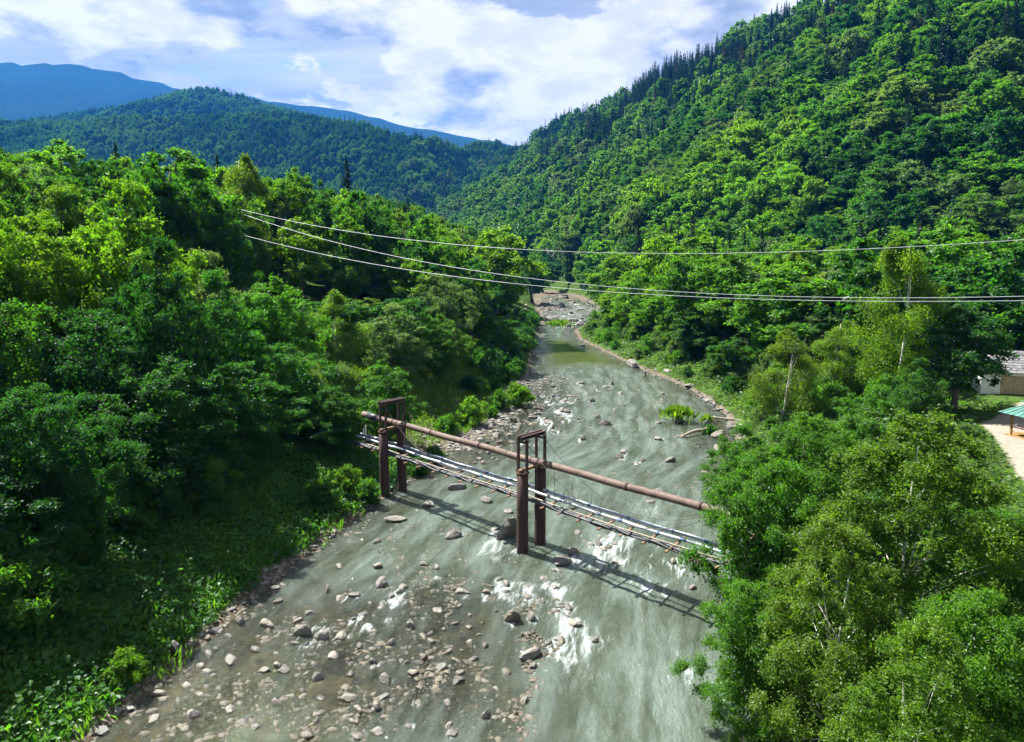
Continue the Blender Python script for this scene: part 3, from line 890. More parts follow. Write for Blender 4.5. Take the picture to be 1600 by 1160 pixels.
def spruce_crown(name, seed, H, R, base, whorls, boughs, per, leaf, mat, ragged=0.18):
    rg = np.random.default_rng(seed)
    P, A, N, S, T = [], [], [], [], []
    for i in range(whorls):
        t = i / (whorls - 1); z = base + (H - base) * t
        r = R * (1 - t) ** 0.82 + 0.12
        nb = max(4, int(boughs * (1 - 0.6 * t)))
        a0 = rg.uniform(0, 6.28)
        for j in range(nb):
            a = a0 + 6.283 * j / nb + rg.normal(0, 0.16)
            L = r * rg.uniform(1 - 2 * ragged, 1 + ragged)
            d = np.array([math.cos(a), math.sin(a), 0]); sd_ = np.array([-d[1], d[0], 0])
            m = max(3, int(per * (0.35 + 0.65 * (1 - t))))
            s = np.linspace(0.18, 1.0, m) + rg.uniform(-0.05, 0.05, m)
            dz = -0.42 * L * s ** 1.4 + 0.16 * L * s ** 4
            side = rg.uniform(-1, 1, m) * (0.30 * L * (1.05 - s))
            p = d * (s * L)[:, None] + sd_ * side[:, None] + np.array([0, 0, z + rg.normal(0, 0.35)]) + np.array([0, 0, 1]) * (dz + rg.normal(0, 0.05 * L, m))[:, None]
            P.append(p); A.append(d * 0.9 + sd_ * np.sign(side)[:, None] * 0.5 + np.array([0, 0, -0.5]) + rg.normal(0, 0.25, (m, 3)))
            N.append(np.array([0, 0, 1.0]) + d * 0.5 + rg.normal(0, 0.45, (m, 3)))
            S.append(leaf * (0.6 + 0.6 * (1 - t)) * rg.uniform(0.7, 1.3, m)); T.append(np.full(m, rg.random()) * 0.6 + 0.4 * rg.random(m))
    m = 14                                        # leader
    P.append(np.stack([rg.normal(0, 0.06, m), rg.normal(0, 0.06, m), np.linspace(H - 0.06 * H, H, m)], -1)); A.append(np.tile([0, 0, 1.0], (m, 1)) + rg.normal(0, 0.3, (m, 3)))
    N.append(rg.normal(size=(m, 3))); S.append(np.full(m, leaf * 0.55)); T.append(rg.random(m))
    P, A, N, S, T = map(np.concatenate, (P, A, N, S, T))
    return crown_mesh(name, [leaf_quads(P, N, S, 0.42, rg, axis=A, tint=T)], mat), None, None


def trunk_mesh(name, seed, H, r0, base, clumps, mat, limbs=9, lean=0.03, top=0.86, n=8):
    rg = random.Random(seed); mb = MB()
    pts, rad = [], []
    ox, oy = rg.uniform(-1, 1), rg.uniform(-1, 1)
    for i in range(8):
        t = i / 7 * top
        pts.append((math.sin(t * 3.1 + ox) * lean * H - math.sin(ox) * lean * H, math.sin(t * 2.6 + oy) * lean * H - math.sin(oy) * lean * H, H * t - (0.4 if i == 0 else 0)))
        rad.append(r0 * (1.25 if i == 0 else 1) * (1 - 0.93 * t / top) + 0.012)
    mb.tube(pts, rad, n)
    if clumps is not None:
        order = list(range(len(clumps))); rg.shuffle(order)
        for k in order[:limbs]:
            e = Vector(clumps[k]); t0 = max(0.18, min(0.78, (e.z / H) * rg.uniform(0.5, 0.8)))
            i = t0 / top * 7; i0 = int(i); fr = i - i0
            s = Vector(pts[i0]).lerp(Vector(pts[min(i0 + 1, 7)]), fr)
            rs = (rad[i0] * (1 - fr) + rad[min(i0 + 1, 7)] * fr) * 0.55
            mid = s.lerp(e, 0.5) + Vector((rg.uniform(-.3, .3), rg.uniform(-.3, .3), (e - s).length * 0.10))
            mb.tube([s, s.lerp(mid, 0.55), mid, mid.lerp(e, 0.6), e], [rs, rs * 0.8, rs * 0.55, rs * 0.32, 0.01], 5, cap=False)
    me = mb.mesh(name, True); me.materials.append(mat); return me


def make_kind(kind, seed, H, R, leaf_n, leaf_s, far=False, base=None):
    """returns trunk mesh, crown mesh, height, radius of a tree prototype"""
    L = M['leaf_far' if far else 'leaf']; Nn = M['needle_far' if far else 'needle']
    if kind == 'broad':
        b = 0.16 * H if base is None else base
        hill = leaf_s > 0.5
        near = leaf_s < 0.3
        cm, c, cr = broad_crown('crown', seed, H, R, b, int(10 + R * (19 if near else 10)), 0.31 if hill else 0.205 if near else 0.27, leaf_n, leaf_s, L, egg=0.75 + 0.1 * (seed % 3),
                                flat=1.0 if hill else 0.70, lump=0.32 if near else 0.28)
        tm = trunk_mesh('trunk', seed, H, 0.028 * H ** 0.92, b, c, M['bark'], 10 if not far else 3)
    elif kind == 'birch':
        b = 0.16 * H if base is None else base
        cm, c, cr = birch_crown('crown', seed, H, R, b, leaf_n // 9, 9, leaf_s, L)
        tm = trunk_mesh('trunk', seed, H, 0.0070 * H, b, c, M['birch'], 12, lean=0.02, top=0.95)
    else:
        cm, c, cr = spruce_crown('crown', seed, H, R, 0.06 * H, int(H * (1.9 if not far else 1.0)), 13 if not far else 9, max(4, leaf_n), leaf_s, Nn)
        tm = trunk_mesh('trunk', seed, H, 0.017 * H, 0, None, M['bark'], 0, lean=0.003, top=0.97)
    return tm, cm, H, R


PAL = {   # foliage colours, as leaf reflectance
    'bright yellow-green': (0.094, 0.188, 0.012), 'fresh green': (0.062, 0.152, 0.014), 'mid green': (0.040, 0.118, 0.015),
    'deep green': (0.022, 0.080, 0.016), 'grey-green': (0.080, 0.135, 0.055), 'olive green': (0.098, 0.164, 0.016),
    'blackish green': (0.012, 0.040, 0.020), 'blue-green': (0.020, 0.060, 0.034), 'brown': (0.085, 0.060, 0.035),
}


def plant_tree(name, proto, loc, rz, sc, colour, label, cat, group=None):
    tm, cm, H, R = proto
    r = obj(name, None, None, None, loc, (0, 0, rz), sc, label=label, category=cat)
    if group: r['group'] = group
    r.empty_display_size = 0.5
    obj('trunk', tm, parent=r)
    c = obj('crown', cm, parent=r)
    k = RNG.uniform(0.86, 1.16); col = PAL[colour]
    c.color = (col[0] * k * RNG.uniform(0.9, 1.12), col[1] * k, col[2] * k * RNG.uniform(0.85, 1.2), 1)
    return r


def zat(x, y): return float(relief(np.array([float(x)]), np.array([float(y)]))[0])


# near, middle and far prototypes
P_ALDER = [make_kind('broad', 20 + i, 13 + i, 4.6 + 0.3 * i, 40000, 0.20, base=0.7) for i in range(3)]
P_NEARALDER = make_kind('broad', 31, 13.0, 5.0, 80000, 0.155, base=1.0)
P_NEARBIRCH = []
for i in range(2):
    cm_, c_, _ = broad_crown('crown', 41 + i, 14.5, 4.2, 0.9, 150, 0.165, 95000, 0.118, M['leaf'], aspect=0.68, egg=0.66, flat=1.15, jitter=0.9, lump=0.36, fill=0.03)
    P_NEARBIRCH.append((trunk_mesh('trunk', 41 + i, 14.5, 0.085, 0.9, c_, M['birch'], 16, lean=0.03, top=0.9), cm_, 14.5, 4.2))
P_BIRCH = [make_kind('birch', 51 + i, 22.0, 4.6, 36000, 0.24) for i in range(2)]
P_BROAD = [make_kind('broad', 60 + i, [19, 22, 17, 24, 20][i], [5.0, 5.6, 5.2, 5.4, 6.0][i], 17000, 0.40) for i in range(5)]
P_HILL = [make_kind('broad', 80 + i, [18, 21, 16, 23, 19, 20][i], [5.0, 5.4, 5.2, 5.2, 6.0, 4.6][i], 8500, 0.62) for i in range(6)]
P_SPRUCE = [make_kind('spruce', 90 + i, [24, 27, 22][i], [3.6, 3.9, 3.3][i], 13, 0.95) for i in range(3)]
P_FARB = [make_kind('broad', 110 + i, [17, 20, 15, 19][i], [4.9, 5.2, 5.0, 5.6][i], 1500, 1.35, far=True) for i in range(4)]
P_FARS = [make_kind('spruce', 120 + i, [23, 26][i], [3.4, 3.8][i], 7, 1.7, far=True) for i in range(2)]


def shrub_mesh(seed, H, R, leaves, leaf, n):
    return broad_crown('foliage', seed, H, R, 0.05, n, 0.34, leaves, leaf, M['leaf'], aspect=0.38, egg=0.62, flat=0.9, jitter=0.8, lump=0.3)


def stems_mesh(seed, H, R):
    rg = random.Random(seed); mb = MB()
    for _ in range(7):
        a = rg.uniform(0, 6.28); r = rg.uniform(0.3, 0.8) * R
        mb.tube([(0, 0, -0.2), (r * 0.3 * math.cos(a), r * 0.3 * math.sin(a), H * 0.4), (r * math.cos(a), r * math.sin(a), H * 0.8)], [0.05, 0.035, 0.01], 5)
    me = mb.mesh('stems', True); me.materials.append(M['bark']); return me


SHRUBS = []
for i in range(4):
    H, R = [3.0, 3.6, 2.4, 4.4][i], [1.9, 2.2, 1.7, 2.3][i]
    SHRUBS.append((stems_mesh(200 + i, H, R), shrub_mesh(210 + i, H, R, 5200, 0.26, 34)[0]))


def plant_shrub(px, py, d_or_none, i, sc, colour, label, group, world=None):
    if world is None:
        p = ground_at(px, py); x, y = p[0], p[1]
        for _ in range(3): p = ground_at(px, py, zat(x, y)); x, y = p[0], p[1]
    else: x, y = world
    r = obj('shrub', None, None, None, (x, y, zat(x, y)), (0, 0, RNG.uniform(0, 6.28)), sc, label=label, category='shrub')
    if group: r['group'] = group
    obj('stems', SHRUBS[i][0], parent=r); c = obj('foliage', SHRUBS[i][1], parent=r)
    col = PAL[colour]; k = RNG.uniform(0.9, 1.2)
    c.color = (col[0] * k, col[1] * k, col[2] * k, 1)
    return r


# ------------------------------------------------------------------ forest layout
OCC = np.zeros((580, 800), bool)           # what nearer crowns already hide, at half the photograph's size
TREES = []                                 # dicts: kind x y z H R colour zone


def add_tree(kind, x, y, H, R, colour, zone, hero=None, name=None, label=None):
    TREES.append(dict(kind=kind, x=x, y=y, H=H, R=R, colour=colour, zone=zone, hero=hero, label=label, name=name))


def hero_at(kind, px, py_base, z_or_d, py_top, R, colour, label, proto, by_dist=True):
    """a tree whose foot is seen (or guessed) at a pixel at a given distance"""
    x = at_dist(px, 500, z_or_d)[0]; y = z_or_d
    z = zat(x, y); top = at_dist(px, py_top, z_or_d)[2]
    add_tree(kind, x, y, max(3.0, top - z), R, colour, 'hero', hero=proto, label=label)


# single trees one can point at
hero_at('broad', 832, 0, 300, 395, 8.5, 'mid green', 'round tree closing the far bend on the beech side', P_BROAD[1])
hero_at('broad', 848, 0, 392, 402, 8.0, 'deep green', 'dark tree standing at the very end of the visible river', P_BROAD[0])
hero_at('broad', 885, 0, 452, 398, 7.5, 'mid green', 'tree standing over the far rapids in front of the cliffs', P_BROAD[3])
hero_at('broad', 930, 0, 330, 415, 7.0, 'fresh green', 'rounded tree on the slope side of the far rapids', P_BROAD[2])
hero_at('broad', 1562, 0, 34, 770, 3.2, 'fresh green', 'leafy alder filling the gap between the big birch and the road', P_NEARALDER)
hero_at('broad', 515, 0, 66, 600, 3.2, 'mid green', 'low alder whose leaves cover the bank end of the rusty pipe', P_ALDER[1])
hero_at('broad', 1212, 0, 36, 690, 3.9, 'fresh green', 'leafy alder leaning over the end of the pipe bridge', P_NEARALDER)
hero_at('broad', 1212, 0, 29.5, 900, 2.9, 'fresh green', 'low bushy alder below the leaning one at the water edge', P_NEARALDER)
hero_at('birch', 1455, 0, 31, 640, 5.0, 'olive green', 'big birch with small glittering leaves beside the dirt road', P_NEARBIRCH[0])
hero_at('birch', 1330, 0, 27, 800, 3.6, 'olive green', 'shorter birch in front of the big glittering one', P_NEARBIRCH[1])
hero_at('broad', 1270, 0, 45, 640, 4.2, 'fresh green', 'round dense alder behind the leaning one by the river', P_NEARALDER)
hero_at('broad', 1390, 0, 50, 625, 3.8, 'fresh green', 'dense alder thicket tree between river and dirt road', P_ALDER[0])
hero_at('broad', 1175, 0, 58, 660, 3.6, 'fresh green', 'bushy alder at the water edge across from the driftwood', P_ALDER[1])
hero_at('broad', 1570, 0, 24, 905, 3.2, 'fresh green', 'leafy bush-like tree at the foot of the big birch', P_NEARALDER)
hero_at('broad', 1480, 0, 21, 960, 3.2, 'olive green', 'young birch-like tree under the shorter birch', P_NEARBIRCH[1])
hero_at('birch', 1405, 0, 84, 368, 4.9, 'bright yellow-green', 'tall birch with a bent white trunk at the foot of the slope', P_BIRCH[0])
hero_at('birch', 1230, 0, 78, 515, 3.8, 'olive green', 'slender birch standing over the willow bank', P_BIRCH[1])
hero_at('birch', 1238, 0, 128, 392, 4.3, 'olive green', 'birch with a pale stem further up the valley road', P_BIRCH[1])
hero_at('birch', 1320, 0, 92, 500, 4.0, 'olive green', 'shorter birch beside the tall one with the bent trunk', P_BIRCH[0])
hero_at('broad', 1500, 0, 82, 470, 5.6, 'deep green', 'dark spreading tree that shades the white shed', P_BROAD[4])
hero_at('broad', 1560, 0, 108, 430, 6.0, 'mid green', 'tall tree standing behind the white shed', P_BROAD[3])
hero_at('broad', 1145, 0, 108, 525, 3.4, 'mid green', 'round bush-like tree above the willows', P_BROAD[2])
hero_at('broad', 780, 0, 172, 350, 9.6, 'bright yellow-green', 'big round-headed beech overhanging the river bend', P_BROAD[4])
hero_at('broad', 655, 0, 165, 345, 5.6, 'deep green', 'dark round tree beside the big beech', P_BROAD[1])
hero_at('spruce', 548, 0, 175, 250, 5.0, 'blackish green', 'tall dark spruce rising over the near wood', P_SPRUCE[0])
hero_at('spruce', 641, 0, 190, 310, 3.6, 'blackish green', 'smaller dark spruce in the near wood', P_SPRUCE[1])
hero_at('broad', 510, 0, 150, 300, 6.0, 'mid green', 'broad green tree in front of the tall spruce', P_BROAD[0])
hero_at('broad', 470, 0, 112, 335, 4.4, 'bright yellow-green', 'slim light-green poplar-like tree with dark stems showing', P_BROAD[3])
hero_at('birch', 390, 0, 110, 240, 5.2, 'olive green', 'drooping birch with arched bare twigs by the wires', P_BIRCH[0])
hero_at('broad', 200, 0, 66, 270, 6.2, 'bright yellow-green', 'tall bright tree with a straight pale stem in the near wood', P_ALDER[1])
hero_at('broad', 60, 0, 62, 320, 5.2, 'bright yellow-green', 'thin yellow-green tree with bare grey branches', P_ALDER[2])
hero_at('broad', 120, 0, 90, 215, 6.0, 'fresh green', 'tall leafy tree rising behind the bright one', P_BROAD[1])
hero_at('broad', 290, 0, 88, 222, 6.4, 'mid green', 'broad leafy tree at the crest of the near wood', P_BROAD[3])
hero_at('birch', 525, 0, 86, 452, 3.9, 'olive green', 'weeping birch in front of the pale alders', P_BIRCH[1])
hero_at('broad', 430, 0, 76, 430, 5.0, 'fresh green', 'pale-leaved alder clump in the middle of the near wood', P_ALDER[0])
hero_at('broad', 690, 0, 112, 420, 5.4, 'grey-green', 'silvery alder with upright tips beside the beech', P_ALDER[2])
hero_at('broad', 610, 0, 92, 470, 5.0, 'grey-green', 'silvery leafy alder behind the bank-side pylon', P_ALDER[1])
hero_at('broad', 685, 0, 102, 490, 4.2, 'fresh green', 'leafy alder above the cobble bar', P_ALDER[0])
hero_at('broad', 780, 0, 128, 490, 4.6, 'mid green', 'alder leaning out over the cobble bar', P_ALDER[2])
hero_at('broad', 440, 0, 68, 530, 4.4, 'mid green', 'dense alder hiding the bank end of the pipes', P_ALDER[2])
hero_at('broad', 600, 0, 74, 560, 3.8, 'mid green', 'low alder right behind the bank-side pylon', P_ALDER[0])
hero_at('broad', 370, 0, 58, 560, 4.6, 'mid green', 'alder with shaded branches low over the bank', P_ALDER[1])
hero_at('broad', 250, 0, 49, 555, 4.8, 'deep green', 'shaded alder with pale-lit upper leaves over the herbs', P_ALDER[0])
hero_at('broad', 60, 0, 40, 590, 4.2, 'deep green', 'rounded dark tree with glossy leaf tips over the herbs', P_NEARALDER)
hero_at('broad', 130, 0, 52, 470, 4.8, 'deep green', 'dark tree behind the rounded glossy one', P_ALDER[2])
hero_at('broad', -60, 0, 36, 700, 4.2, 'deep green', 'dark tree at the end of the herb bank', P_ALDER[1])

HEROES = list(TREES)


def jitter_grid(x0, x1, y0, y1, step):
    gx, gy = np.meshgrid(np.arange(x0, x1, step), np.arange(y0, y1, step))
    p = np.stack([gx.ravel(), gy.ravel()], -1) + RNG.uniform(-0.42, 0.42, (gx.size, 2)) * step
    return p


hx = np.array([[t['x'], t['y']] for t in HEROES])


def scatter():
    # the wood on the left bank
    p = jitter_grid(-170, 40, 34, 420, 7.0)
    sd = river_sd(p[:, 0], p[:, 1])
    px, py, D = project(np.column_stack([p, np.full(len(p), 20.0)]))
    ok = (sd > np.where(p[:, 1] > 125, 4.0, 8.0)) & (p[:, 0] < cx(p[:, 1])) & (px > -260) & (px < 900)
    bar = np.exp(-((p[:, 1] - 88) / 22.0) ** 2); ok &= sd > 9 + 6 * bar
    ok &= ((p[:, 0] + 21) ** 2 + (p[:, 1] - 64) ** 2 > 7.5 ** 2)
    for (x, y), s in zip(p[ok], sd[ok]):
        if np.min((hx[:, 0] - x) ** 2 + (hx[:, 1] - y) ** 2) < 4.6 ** 2: continue
        far_ = y > 260
        r = RNG.random()
        if r < 0.10 + 0.12 * far_ and y > 112: add_tree('spruce', x, y, RNG.uniform(16, 24), RNG.uniform(2.8, 3.6), 'blackish green', 'near wood')
        else:
            H = RNG.uniform(11, 15) if s < 16 else RNG.uniform(14, 20)
            if y > 120: H *= 1.2
            if s < 7: H = RNG.uniform(6, 10)
            pxx, _, _ = project(np.array([x, y, 20.0]))
            if 360 < pxx < 900 and y < 112: H = min(H, at_dist(800, 462, y)[2] - zat(x, y))
            if H < 5: continue
            c = RNG.choice(['bright yellow-green', 'fresh green', 'mid green', 'deep green', 'grey-green', 'olive green'], p=[.16, .26, .26, .16, .08, .08])
            add_tree('birch' if RNG.random() < 0.07 else 'broad', x, y, H, RNG.uniform(3.9, 5.2), c, 'near wood')
    # valley floor and slope on the right bank
    def slope(p, zone, lo, hi, rk=1.0):
        sd = river_sd(p[:, 0], p[:, 1]); z = relief(p[:, 0], p[:, 1], sd)
        px, py, D = project(np.column_stack([p, z + 10]))
        road = seg_dist(p[:, 0], p[:, 1], ROAD, False)
        yard = ((p[:, 0] > 44) & (p[:, 0] < 82) & (p[:, 1] > 48) & (p[:, 1] < 99))
        ok = (sd > np.where(p[:, 1] > 250, 5, 9)) & (D > 20) & (px > -120) & (px < 1760) & (py > -90) & (road > 7) & ~yard & (p[:, 0] > cx(p[:, 1]))
        ok &= ~((p[:, 1] < 120) & (sd < 16)) & ~((p[:, 1] < 92) & (rk == 1.0))
        ok &= ~((px > 1500) & (p[:, 1] < 100))
        dens = fbm(p[:, 0] / 60.0, p[:, 1] / 60.0, 3); hue = fbm(p[:, 0] / 38.0 + 9, p[:, 1] / 38.0, 3)
        for i in np.where(ok)[0]:
            x, y = p[i]
            if np.min((hx[:, 0] - x) ** 2 + (hx[:, 1] - y) ** 2) < 5.0 ** 2: continue
            hrel = np.clip((z[i] - 60) / 160.0, 0, 1)
            pc = 0.08 + 1.0 * hrel * (0.75 + 0.9 * dens[i]) + (0.13 if dens[i] > 0.42 else 0)
            if y < 150: pc = 0.0
            if RNG.random() < pc:
                c = 'blackish green' if RNG.random() < 0.72 else 'blue-green'
                if RNG.random() < 0.02: c = 'brown'
                add_tree('spruce', x, y, RNG.uniform(19, 30), RNG.uniform(3.4, 4.9), c, zone)
            else:
                q = hue[i] + RNG.normal(0, 0.42)
                c = 'bright yellow-green' if q > 0.55 else 'fresh green' if q > 0.12 else 'mid green' if q > -0.28 else 'deep green' if q > -0.6 else 'grey-green'
                add_tree('broad', x, y, RNG.uniform(lo, hi) * (hs := 0.62 + 0.62 * RNG.random() ** 0.8), RNG.uniform(5.6, 8.4) * hs * rk, c, zone)
    slope(jitter_grid(20, 330, 60, 330, 8.8), 'slope', 15, 23)
    p = jitter_grid(-120, 560, 330, 1000, 9.4); slope(p, 'slope', 16, 24)
    p = jitter_grid(-190, 330, 1000, 1420, 11.0); slope(p, 'slope', 16, 22)
    p = jitter_grid(18, 130, 60, 250, 6.2); sd = river_sd(p[:, 0], p[:, 1]); slope(p[(sd < 60)], 'slope', 7, 13, rk=0.62)
    slope(jitter_grid(-20, 75, 385, 480, 6.5), 'slope', 6, 11, rk=0.55)
    # hills that close the valley
    for (x0, x1, y0, y1, st) in [(-1500, 320, 640, 1640, 11.5), (-1500, -200, 1640, 2360, 15.0)]:
        p = jitter_grid(x0, x1, y0, y1, st)
        z = relief(p[:, 0], p[:, 1]); px, py, D = project(np.column_stack([p, z + 10]))
        ok = (px > -60) & (px < 900) & (py < 330) & (z > 20)
        dens = fbm(p[:, 0] / 120.0, p[:, 1] / 120.0, 3); hue = fbm(p[:, 0] / 70.0, p[:, 1] / 70.0 + 5, 3)
        for i in np.where(ok)[0]:
            x, y = p[i]
            if x > cx(700) + 0 and y < 1000 and x > -150: continue
            s = st / 11.5
            if RNG.random() < 0.16 + 0.45 * max(0, dens[i]): add_tree('spruce', x, y, RNG.uniform(15, 24) * s ** 0.5, RNG.uniform(2.6, 3.6) * s ** 0.5, 'blackish green', 'hills')
            else:
                c = 'fresh green' if hue[i] > 0.25 else 'mid green' if hue[i] > -0.25 else 'deep green'
                add_tree('broad', x, y, RNG.uniform(12, 18) * s ** 0.5, RNG.uniform(4.4, 6.2) * s, c, 'hills')


scatter()


def visibility():
    n = len(TREES)
    x = np.array([t['x'] for t in TREES]); y = np.array([t['y'] for t in TREES])
    z = relief(x, y)
    H = np.array([t['H'] for t in TREES]); R = np.array([t['R'] for t in TREES])
    for t, zz in zip(TREES, z): t['z'] = float(zz)
    # hidden by the relief?
    gx, gy = np.meshgrid(np.arange(-1600, 800, 8.0), np.arange(-8, 2500, 8.0))
    GZ = relief(gx, gy)
    vis = np.ones(n, bool)
    for s in np.linspace(0.05, 0.985, 70):
        qx, qy, qz = x * s, y * s, CAM_H + (z + H - CAM_H) * s
        i = np.clip(((qx + 1600) / 8), 0, GZ.shape[1] - 1).astype(int); j = np.clip((qy + 8) / 8, 0, GZ.shape[0] - 1).astype(int)
        vis &= ~(GZ[j, i] > qz + 3)
    order = np.argsort(y)
    cxp, cyp, D = project(np.stack([x, y, z + 0.56 * H], -1))
    rx = FPX * R / D / 2; ry = FPX * H * 0.46 / D / 2
    for i in order:
        t = TREES[i]; t['vis'] = 0
        if not vis[i]: continue
        a, b = cxp[i] / 2, cyp[i] / 2; w, h = max(rx[i], 0.6), max(ry[i], 0.6)
        if t['kind'] == 'spruce': w *= 0.8
        x0, x1 = int(max(0, a - w)), int(min(800, a + w + 1)); y0, y1 = int(max(0, b - h)), int(min(580, b + h + 1))
        if x1 <= x0 or y1 <= y0:
            t['vis'] = -1; continue
        yy, xx = np.mgrid[y0:y1, x0:x1]
        e = ((xx + 0.5 - a) / w) ** 2 + ((yy + 0.5 - b) / h) ** 2 < 1.0
        win = OCC[y0:y1, x0:x1]
        t['vis'] = int((e & ~win).sum())
        if e.sum() <= 2: t['vis'] = max(t['vis'], 1)
        win |= ((xx + 0.5 - a) / w) ** 2 + ((yy + 0.5 - b) / h) ** 2 < 0.62


visibility()

WHERE = {'near wood': 'in the wood on the bank behind the herbs and bushes', 'slope': 'on the steep slope across the river from the near wood', 'hills': 'on the far hills'}
WORD = {'broad': 'broadleaf tree', 'birch': 'birch tree', 'spruce': 'spruce tree'}
NAME = {'broad': 'broadleaf_tree', 'birch': 'birch_tree', 'spruce': 'spruce_tree'}


def place_forest():
    for t in HEROES:
        tm, cm, H, R = t['hero']
        s = t['H'] / H; sr = t['R'] / R
        nm = NAME[t['kind']]
        plant_tree(nm, t['hero'], (t['x'], t['y'], t['z'] - 0.1), RNG.uniform(0, 6.28), (sr, sr, s), t['colour'], t['label'], 'tree')
    rest = [t for t in TREES if t['hero'] is None and (t['vis'] > 0 or (t['vis'] == -1 and t['y'] < 260))]
    singles, stuff = [], []
    for kind in ('broad', 'birch', 'spruce'):
        k = sorted([t for t in rest if t['kind'] == kind], key=lambda t: -t['vis'])
        nh = sum(1 for t in HEROES if t['kind'] == kind)
        singles += [t for t in k[:300 - nh] if t['vis'] > 0]; stuff += k[300 - nh:] + [t for t in k[:300 - nh] if t['vis'] <= 0]
    for t in singles:
        kind = t['kind']
        if kind == 'broad': protos = P_ALDER if t['y'] < 100 else P_BROAD if t['y'] < 210 else P_HILL
        elif kind == 'birch': protos = P_BIRCH
        else: protos = P_SPRUCE
        pr = protos[RNG.integers(len(protos))]; s = t['H'] / pr[2]; sr = t['R'] / pr[3]
        z = t['z']
        if t['zone'] == 'slope':
            place = 'on the gentle foot of the wooded slope' if z < 25 else 'half way up the wooded slope' if z < 95 else 'high on the wooded slope'
        elif t['zone'] == 'near wood':
            place = 'at the edge of the near wood' if river_sd(np.array([t['x']]), np.array([t['y']]))[0] < 18 else 'deeper in the near wood'
        else: place = 'on the hills that close the valley'
        size = 'small ' if t['H'] < 14 else 'tall ' if t['H'] > 18.5 else ''
        hue = t['colour'] if kind != 'spruce' else {'blackish green': 'dark', 'blue-green': 'bluish', 'brown': 'dead brown'}[t['colour']]
        shape = '' if kind == 'spruce' else ('wide ' if t['R'] / t['H'] > 0.32 else 'narrow ' if t['R'] / t['H'] < 0.25 else '')
        if kind == 'spruce':
            size = 'short ' if t['H'] < 22 else 'tall ' if t['H'] > 26.5 else ''; shape = 'slender ' if t['R'] / t['H'] < 0.155 else 'broad ' if t['R'] / t['H'] > 0.19 else ''
        nb = [(q['x'] - t['x']) ** 2 + (q['y'] - t['y']) ** 2 if q is not t else 1e9 for q in singles]
        q = singles[int(np.argmin(nb))]
        beside = f" beside a {'spruce' if q['kind'] == 'spruce' else q['colour'] + ' one'}" if min(nb) < 200 else ''
        lab = f'{size}{shape}{hue} {WORD[kind]}{beside} {place}'.strip()
        if len(lab.split()) > 16: lab = f'{size}{shape}{hue} {WORD[kind]} {place}'.strip()
        plant_tree(NAME[kind], pr, (t['x'], t['y'], z - 0.2), RNG.uniform(0, 6.28), (sr, sr, s), t['colour'], lab, 'tree', f'{hue} {WORD[kind]}s {place}')
    # everything beyond: one mass, drawn by geometry nodes
    protos = [p for p in P_FARB] + [p for p in P_FARS] + [P_HILL[i] for i in (0, 3)]
    coll = bpy.data.collections.new("forest_tree_shapes")
    for i, p in enumerate(protos):
        o = bpy.data.objects.new(f"{i:02d}_shape", p[1].copy() if i > 5 else p[1])
        if i > 5: o.data.materials.clear(); o.data.materials.append(M['leaf_far'])
        coll.objects.link(o)
    pts, sc, ro, ix, co = [], [], [], [], []
    for t in stuff:
        if t['kind'] == 'spruce': i = 4 + RNG.integers(2)
        elif t['y'] < 450: i = 6 + RNG.integers(2)
        else: i = RNG.integers(4)
        p = protos[i]
        pts.append((t['x'], t['y'], t['z'] - 0.3)); s = t['H'] / p[2]; sr = t['R'] / p[3]
        sc.append((sr, sr, s)); ro.append((0, 0, RNG.uniform(0, 6.28))); ix.append(int(i))
        c = PAL[t['colour']]; k = RNG.uniform(0.85, 1.18)
        co.append((c[0] * k * RNG.uniform(0.9, 1.1), c[1] * k, c[2] * k, 1))
    me = bpy.data.meshes.new("forest"); me.from_pydata(pts, [], [])
    for nm, typ, key, data in (('scl', 'FLOAT_VECTOR', 'vector', sc), ('rot', 'FLOAT_VECTOR', 'vector', ro), ('idx', 'INT', 'value', ix), ('col', 'FLOAT_COLOR', 'color', co)):
        a = me.attributes.new(nm, typ, 'POINT'); a.data.foreach_set(key, np.array(data).ravel())
    fo = obj("forest", me, None, None, label='dense mixed forest covering the upper slopes and the far hills', category='forest', kind='stuff')
    ng = bpy.data.node_groups.new("forest_spread", 'GeometryNodeTree')
    ng.interface.new_socket("Geometry", in_out='INPUT', socket_type='NodeSocketGeometry')
    ng.interface.new_socket("Geometry", in_out='OUTPUT', socket_type='NodeSocketGeometry')
    N, L = ng.nodes, ng.links
    gi, go = N.new('NodeGroupInput'), N.new('NodeGroupOutput')
    ci = N.new('GeometryNodeCollectionInfo'); ci.inputs['Collection'].default_value = coll; ci.inputs['Separate Children'].default_value = True; ci.inputs['Reset Children'].default_value = True
    ip = N.new('GeometryNodeInstanceOnPoints'); ip.inputs['Pick Instance'].default_value = True
    def attr(nm, typ):
        a = N.new('GeometryNodeInputNamedAttribute'); a.data_type = typ; a.inputs['Name'].default_value = nm; return a.outputs['Attribute']
    e2r = N.new('FunctionNodeEulerToRotation')
    L.new(gi.outputs[0], ip.inputs['Points']); L.new(ci.outputs[0], ip.inputs['Instance'])
    L.new(attr('idx', 'INT'), ip.inputs['Instance Index']); L.new(attr('scl', 'FLOAT_VECTOR'), ip.inputs['Scale'])
    L.new(attr('rot', 'FLOAT_VECTOR'), e2r.inputs[0]); L.new(e2r.outputs[0], ip.inputs['Rotation'])
    L.new(ip.outputs[0], go.inputs[0])
    md = fo.modifiers.new("spread", 'NODES'); md.node_group = ng
    print("TREES individual", len(HEROES) + len(singles), "mass", len(stuff))


place_forest()

